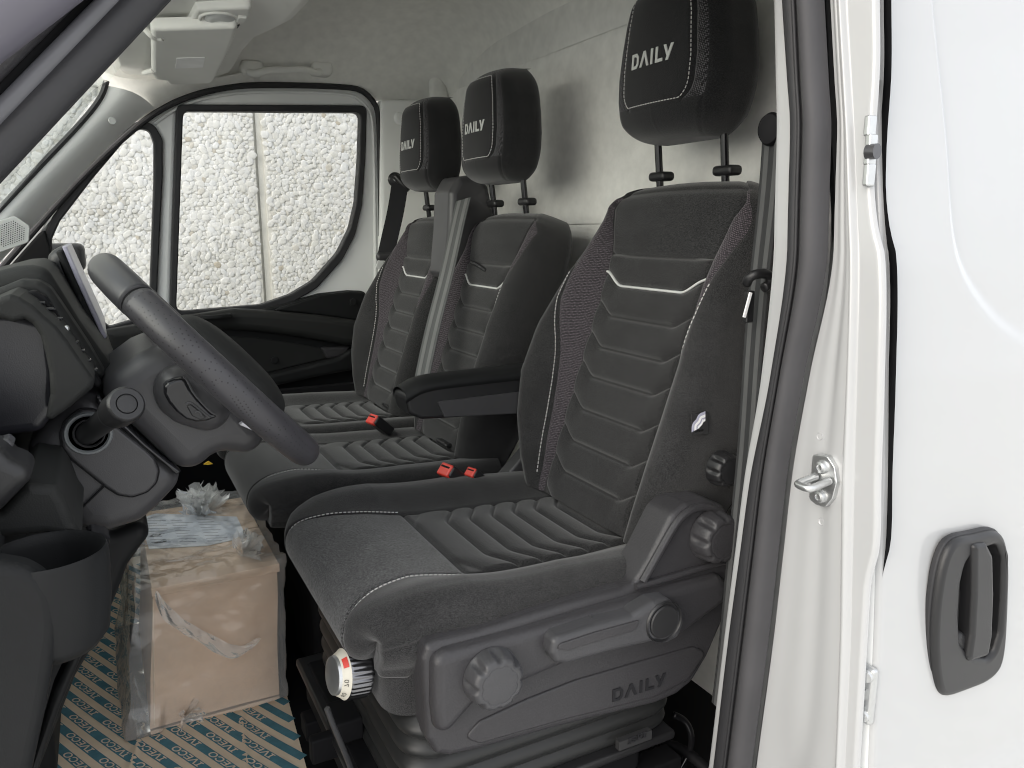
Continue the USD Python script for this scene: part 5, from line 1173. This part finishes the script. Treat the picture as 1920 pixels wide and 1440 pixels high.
for _ in range(6): s = s.subdivide()
v = np.array(s.vertices); nrm = v/np.maximum(np.abs(v).max(1, keepdims=True), 1e-9)
L0, L1 = B0+[-.010, -.014, -.006], B1+[.03, .034, .014]
w = (v+.5); Pb = L0+w*(L1-L0)
t = w[:, 2]; Pb[:, 1] = np.where(w[:, 1] > .5, Pb[:, 1]-.035*t*(w[:, 1]-.5)*2, Pb[:, 1]-.010*t*(1-w[:, 1]*2))
face = np.array(s.vertex_normals); out = np.sign(nrm)*(np.abs(nrm) > .97)
out = out/np.maximum(np.linalg.norm(out, axis=1, keepdims=True), 1e-9)
dsp = crumple(Pb, .010, 13, 21)+crumple(Pb, .0045, 30, 31)+(w[:, 2] > .95)*crumple(Pb, .010, 26, 77)
side = (w[:, 1] > .8); Pb = Pb+out*(np.clip(dsp, -.004, .03)+.012*np.exp(-((t-.06)/.12)**2)*(side)*1.0)[:, None]
Pb[:, 2] = np.maximum(Pb[:, 2], .0115)
obj('bag_body', (Pb, s.faces), 'plastic_film', bag, smooth=28)
def fold_strip(pts, w, seed, xo=1.382):
    r = np.random.default_rng(seed); c = spl(pts, 60); C = np.array([at(u, v, x=xo) for u, v in c]); d = np.gradient(C, axis=0); d /= np.linalg.norm(d, axis=1, keepdims=True); nn = np.cross(d, [1., 0, 0])
    t = np.linspace(0, 1, 60); ww = w*np.sin(t*math.pi)**.5*(.75+.5*meshkit.noise(np.c_[t*9, t*0, t*0], seed)); k = np.linspace(-1, 1, 11); ph = meshkit.noise(np.c_[t*22, t*0+4, t*0], seed)
    return sheet(np.array([[C[i]+nn[i]*ww[i]*q-np.array([1., 0, 0])*(.0075*(1-q*q)*(.4+.9*ph[i])+.002*math.sin(q*5+i*.55)) for q in k] for i in range(60)]))
for q_, (pts, w_) in enumerate((([(292, 1108), (308, 1142), (340, 1172), (395, 1203), (440, 1222), (488, 1196)], .013),)):
    obj('bag_fold', fold_strip(pts, w_, 40+q_), 'film_fold', bag, smooth=25)
def tuft(o, size, n, seed, up):
    r = np.random.default_rng(seed); out = []
    for k in range(n):
        d = np.array(up)+r.normal(0, .55, 3); d /= np.linalg.norm(d); e = np.cross(d, r.normal(0, 1, 3)); e /= np.linalg.norm(e); b = np.cross(d, e)
        m_, q_ = 10, 7; ph = r.uniform(0, 6)
        Pq = np.array([[o+d*size*t*(.8+.4*r.random())+e*size*(.12+.38*t)*sv+b*size*.12*math.sin(sv*7+ph+t*3)*(.3+t)+r.normal(0, size*.018, 3) for sv in np.linspace(-1, 1, m_)] for t in np.linspace(0, 1, q_)])
        out.append(sheet(Pq))
    return out
obj('bag_gather', tuft(at(375, 965, z=.285), .062, 12, 3, (-.2, .1, .8)), 'film_fold', bag, smooth=20, kind='stuff')
obj('bag_gather', tuft(at(452, 1040, z=.285), .045, 9, 5, (-.3, -.3, .8)), 'film_fold', bag, smooth=20, kind='stuff')
obj('bag_gather', tuft(at(345, 1345, z=.02), .035, 4, 9, (-.9, .0, .1)), 'plastic_film', bag, smooth=20, kind='stuff')
# ================================================================ SEAT BELTS
def belt(nm_label, path, w, wd, mats=('webbing', 'webbing_light'), name='seat_belt'):
    b = T(name, nm_label, 'seat belt', tuple(path[0]))
    P = spl(path, 60); obj('webbing', strap(P, w, wd, .0014, 9), mats[0], b, smooth=30)
    wdv = np.broadcast_to(np.asarray(wd, float), P.shape); t = np.gradient(P, axis=0); t /= np.linalg.norm(t, axis=1, keepdims=True); wv = wdv-t*np.sum(wdv*t, 1, keepdims=True); wv /= np.linalg.norm(wv, axis=1, keepdims=True)
    for o in (-.24, .24):
        obj('woven_band', strap(P+wv*w*o, w*.22, wd, .0024, 5), mats[1], b, smooth=30)
    return b
pth = [at(1450, 250, x=.705), at(1444, 330, x=.715), at(1434, 430, x=.722), at(1420, 560, x=.725), at(1408, 720, x=.728), at(1398, 860, x=.730), at(1382, 1020, x=.730), at(1366, 1190, x=.728), at(1350, 1330, x=.72)]
b1 = belt('grey seat belt hanging at the door pillar beside the driver seat', pth, .044, (1, -.25, 0), ('webbing_dark', 'webbing_mid'))
p = at(1450, 243, x=.71); obj('upper_guide', moved(lathe([(.009, -.012), (.0155, -.010), (.0175, -.002), (.018, .006), (.0155, .012), (.008, .014), (.0001, .014)], (0, 0, 0), (-.25, .95, 0), 32), np.diag([.85, 1, 1.1]), p), 'deep_black', b1, smooth=40)
lp_ = [at(1400, 531, x=.712), at(1406, 520, x=.705), at(1420, 514, x=.70), at(1440, 516, x=.70), at(1444, 528, x=.70), at(1432, 540, x=.70)]
obj('belt_stop', tube(spl(lp_, 24), .0062, 12), 'black_plastic', b1, smooth=True)
q = at(1404, 575, x=.712); obj('tongue', bx(q-[.004, .006, .020], q+[.004, .006, .020], .002), 'black_plastic', b1)
obj('tongue_plate', moved(bx((-.001, -.002, -.016), (.001, .003, .016), .0008), rotx(.28), at(1402, 572, x=.706)), 'label_white', b1)
b2 = belt('grey seat belt running down between the two passenger backs', [at(869, 374, y=-.772), at(858, 420, y=-.745), at(838, 510, y=-.70), at(815, 600, y=-.652), at(797, 680, y=-.612), at(784, 745, y=-.585)], .046, (1., .35, 0), ('webbing', 'webbing_light'))
p = at(772, 745, y=-.58); obj('anchor', bx(p-[.012, .01, .014], p+[.012, .01, .016], .005), 'lever_plastic', b2)
b3 = belt('black seat belt with silver tongue beside the far passenger back', [at(750, 345, x=2.26), at(742, 395, x=2.27), at(732, 440, x=2.28), at(722, 485, x=2.28)], .05, (.4, 1, 0), ('webbing_black', 'webbing_black'))
p = at(741, 337, x=2.29); obj('upper_guide', [lathe([(.016, -.01), (.022, -.004), (.022, .006), (.016, .012), (.0001, .013)], p, (-1, .3, 0), 28)], 'black_plastic', b3, smooth=40)
obj('guide_arm', tube([at(742, 330, x=2.28), at(755, 345, x=2.27), at(768, 354, x=2.26)], .016, 12, .7), 'black_plastic', b3, smooth=True)
obj('guide_bolt', lathe([(.0001, .016), (.005, .016), (.006, .012)], p, (-1, .3, 0), 14), 'zinc', b3)
p = at(722, 481, x=2.27); obj('tongue', moved(bx((-.012, -.028, -.014), (.012, .028, .012), .010), None, p), 'shroud_plastic', b3)
obj('tongue_plate', prism(Polygon(rnd(yz([(711, 484), (722, 487), (714, 505), (704, 502)], 2.262), .002)), .003, .0006, lambda a, b, d: (2.265-d, a, b), .01, 1), 'silver_trim', b3, smooth=False)
obj('webbing_lower', strap(spl([at(726, 492, x=2.28), at(722, 530, x=2.275), at(712, 570, x=2.27), at(705, 610, x=2.265)], 20), .022, (.5, .8, .2), .0014), 'webbing_black', b3)
# buckles
def buckle(u, v, z, yaw, par, s=1.):
    p = at(u, v, z=z); c, s_ = math.cos(yaw), math.sin(yaw); Rz = np.array([[c, -s_, 0], [s_, c, 0], [0, 0, 1]])@rotx(-.85)
    b = obj('buckle', moved(bx((-.022*s, -.014*s, -.045*s), (.022*s, .014*s, .024*s), .006*s), Rz, p), 'black_plastic', par)
    obj('red_button', moved(bx((-.0185*s, -.0125*s, .012*s), (.0185*s, .0165*s, .0275*s), .004*s), Rz, p), 'red_button', b)
    obj('slot', moved(bx((-.014*s, -.0060*s, .020*s), (.014*s, -.0015*s, .0282*s), .0005), Rz, p), 'deep_black', b)
buckle(709, 793, .455, .25, pb, .85); buckle(848, 889, .455, .25, pb, .85); buckle(891, 891, .452, .3, ds, .62)
obj('warning_tag', prism(Polygon([at(u, v, x=1.45)[1:] for u, v in ((382, 871), (391, 865), (399, 870), (390, 872))]), .004, .0, lambda a, b, d: (1.45+d, a, b), .02, 1), 'yellow_tag', pb, smooth=False, label='small bright yellow tag')
# cables by the seat foot
cbl = T('wiring_loom', 'black ribbed cables on the floor behind the driver seat base', 'cable', (.8, -.72, .1))
obj('cable', tube(spl([at(1262, 1340, x=.86), at(1284, 1352, x=.85), at(1296, 1378, x=.84), at(1292, 1410, x=.84), at(1270, 1450, x=.84)], 40), .0052, 12), 'black_gloss', cbl, smooth=True)
obj('cable', tube(spl([at(1236, 1390, x=.88), at(1270, 1402, x=.86), at(1300, 1420, x=.83), at(1330, 1450, x=.80), at(1350, 1490, x=.79)], 40), np.tile([.0092, .0080], 20), 12), 'deep_black', cbl, smooth=True)
obj('cable', tube(spl([at(1225, 1400, x=.90), at(1262, 1424, x=.88), at(1240, 1448, x=.9), at(1225, 1500, x=.9)], 30), .006, 10), 'black_plastic', cbl, smooth=True)
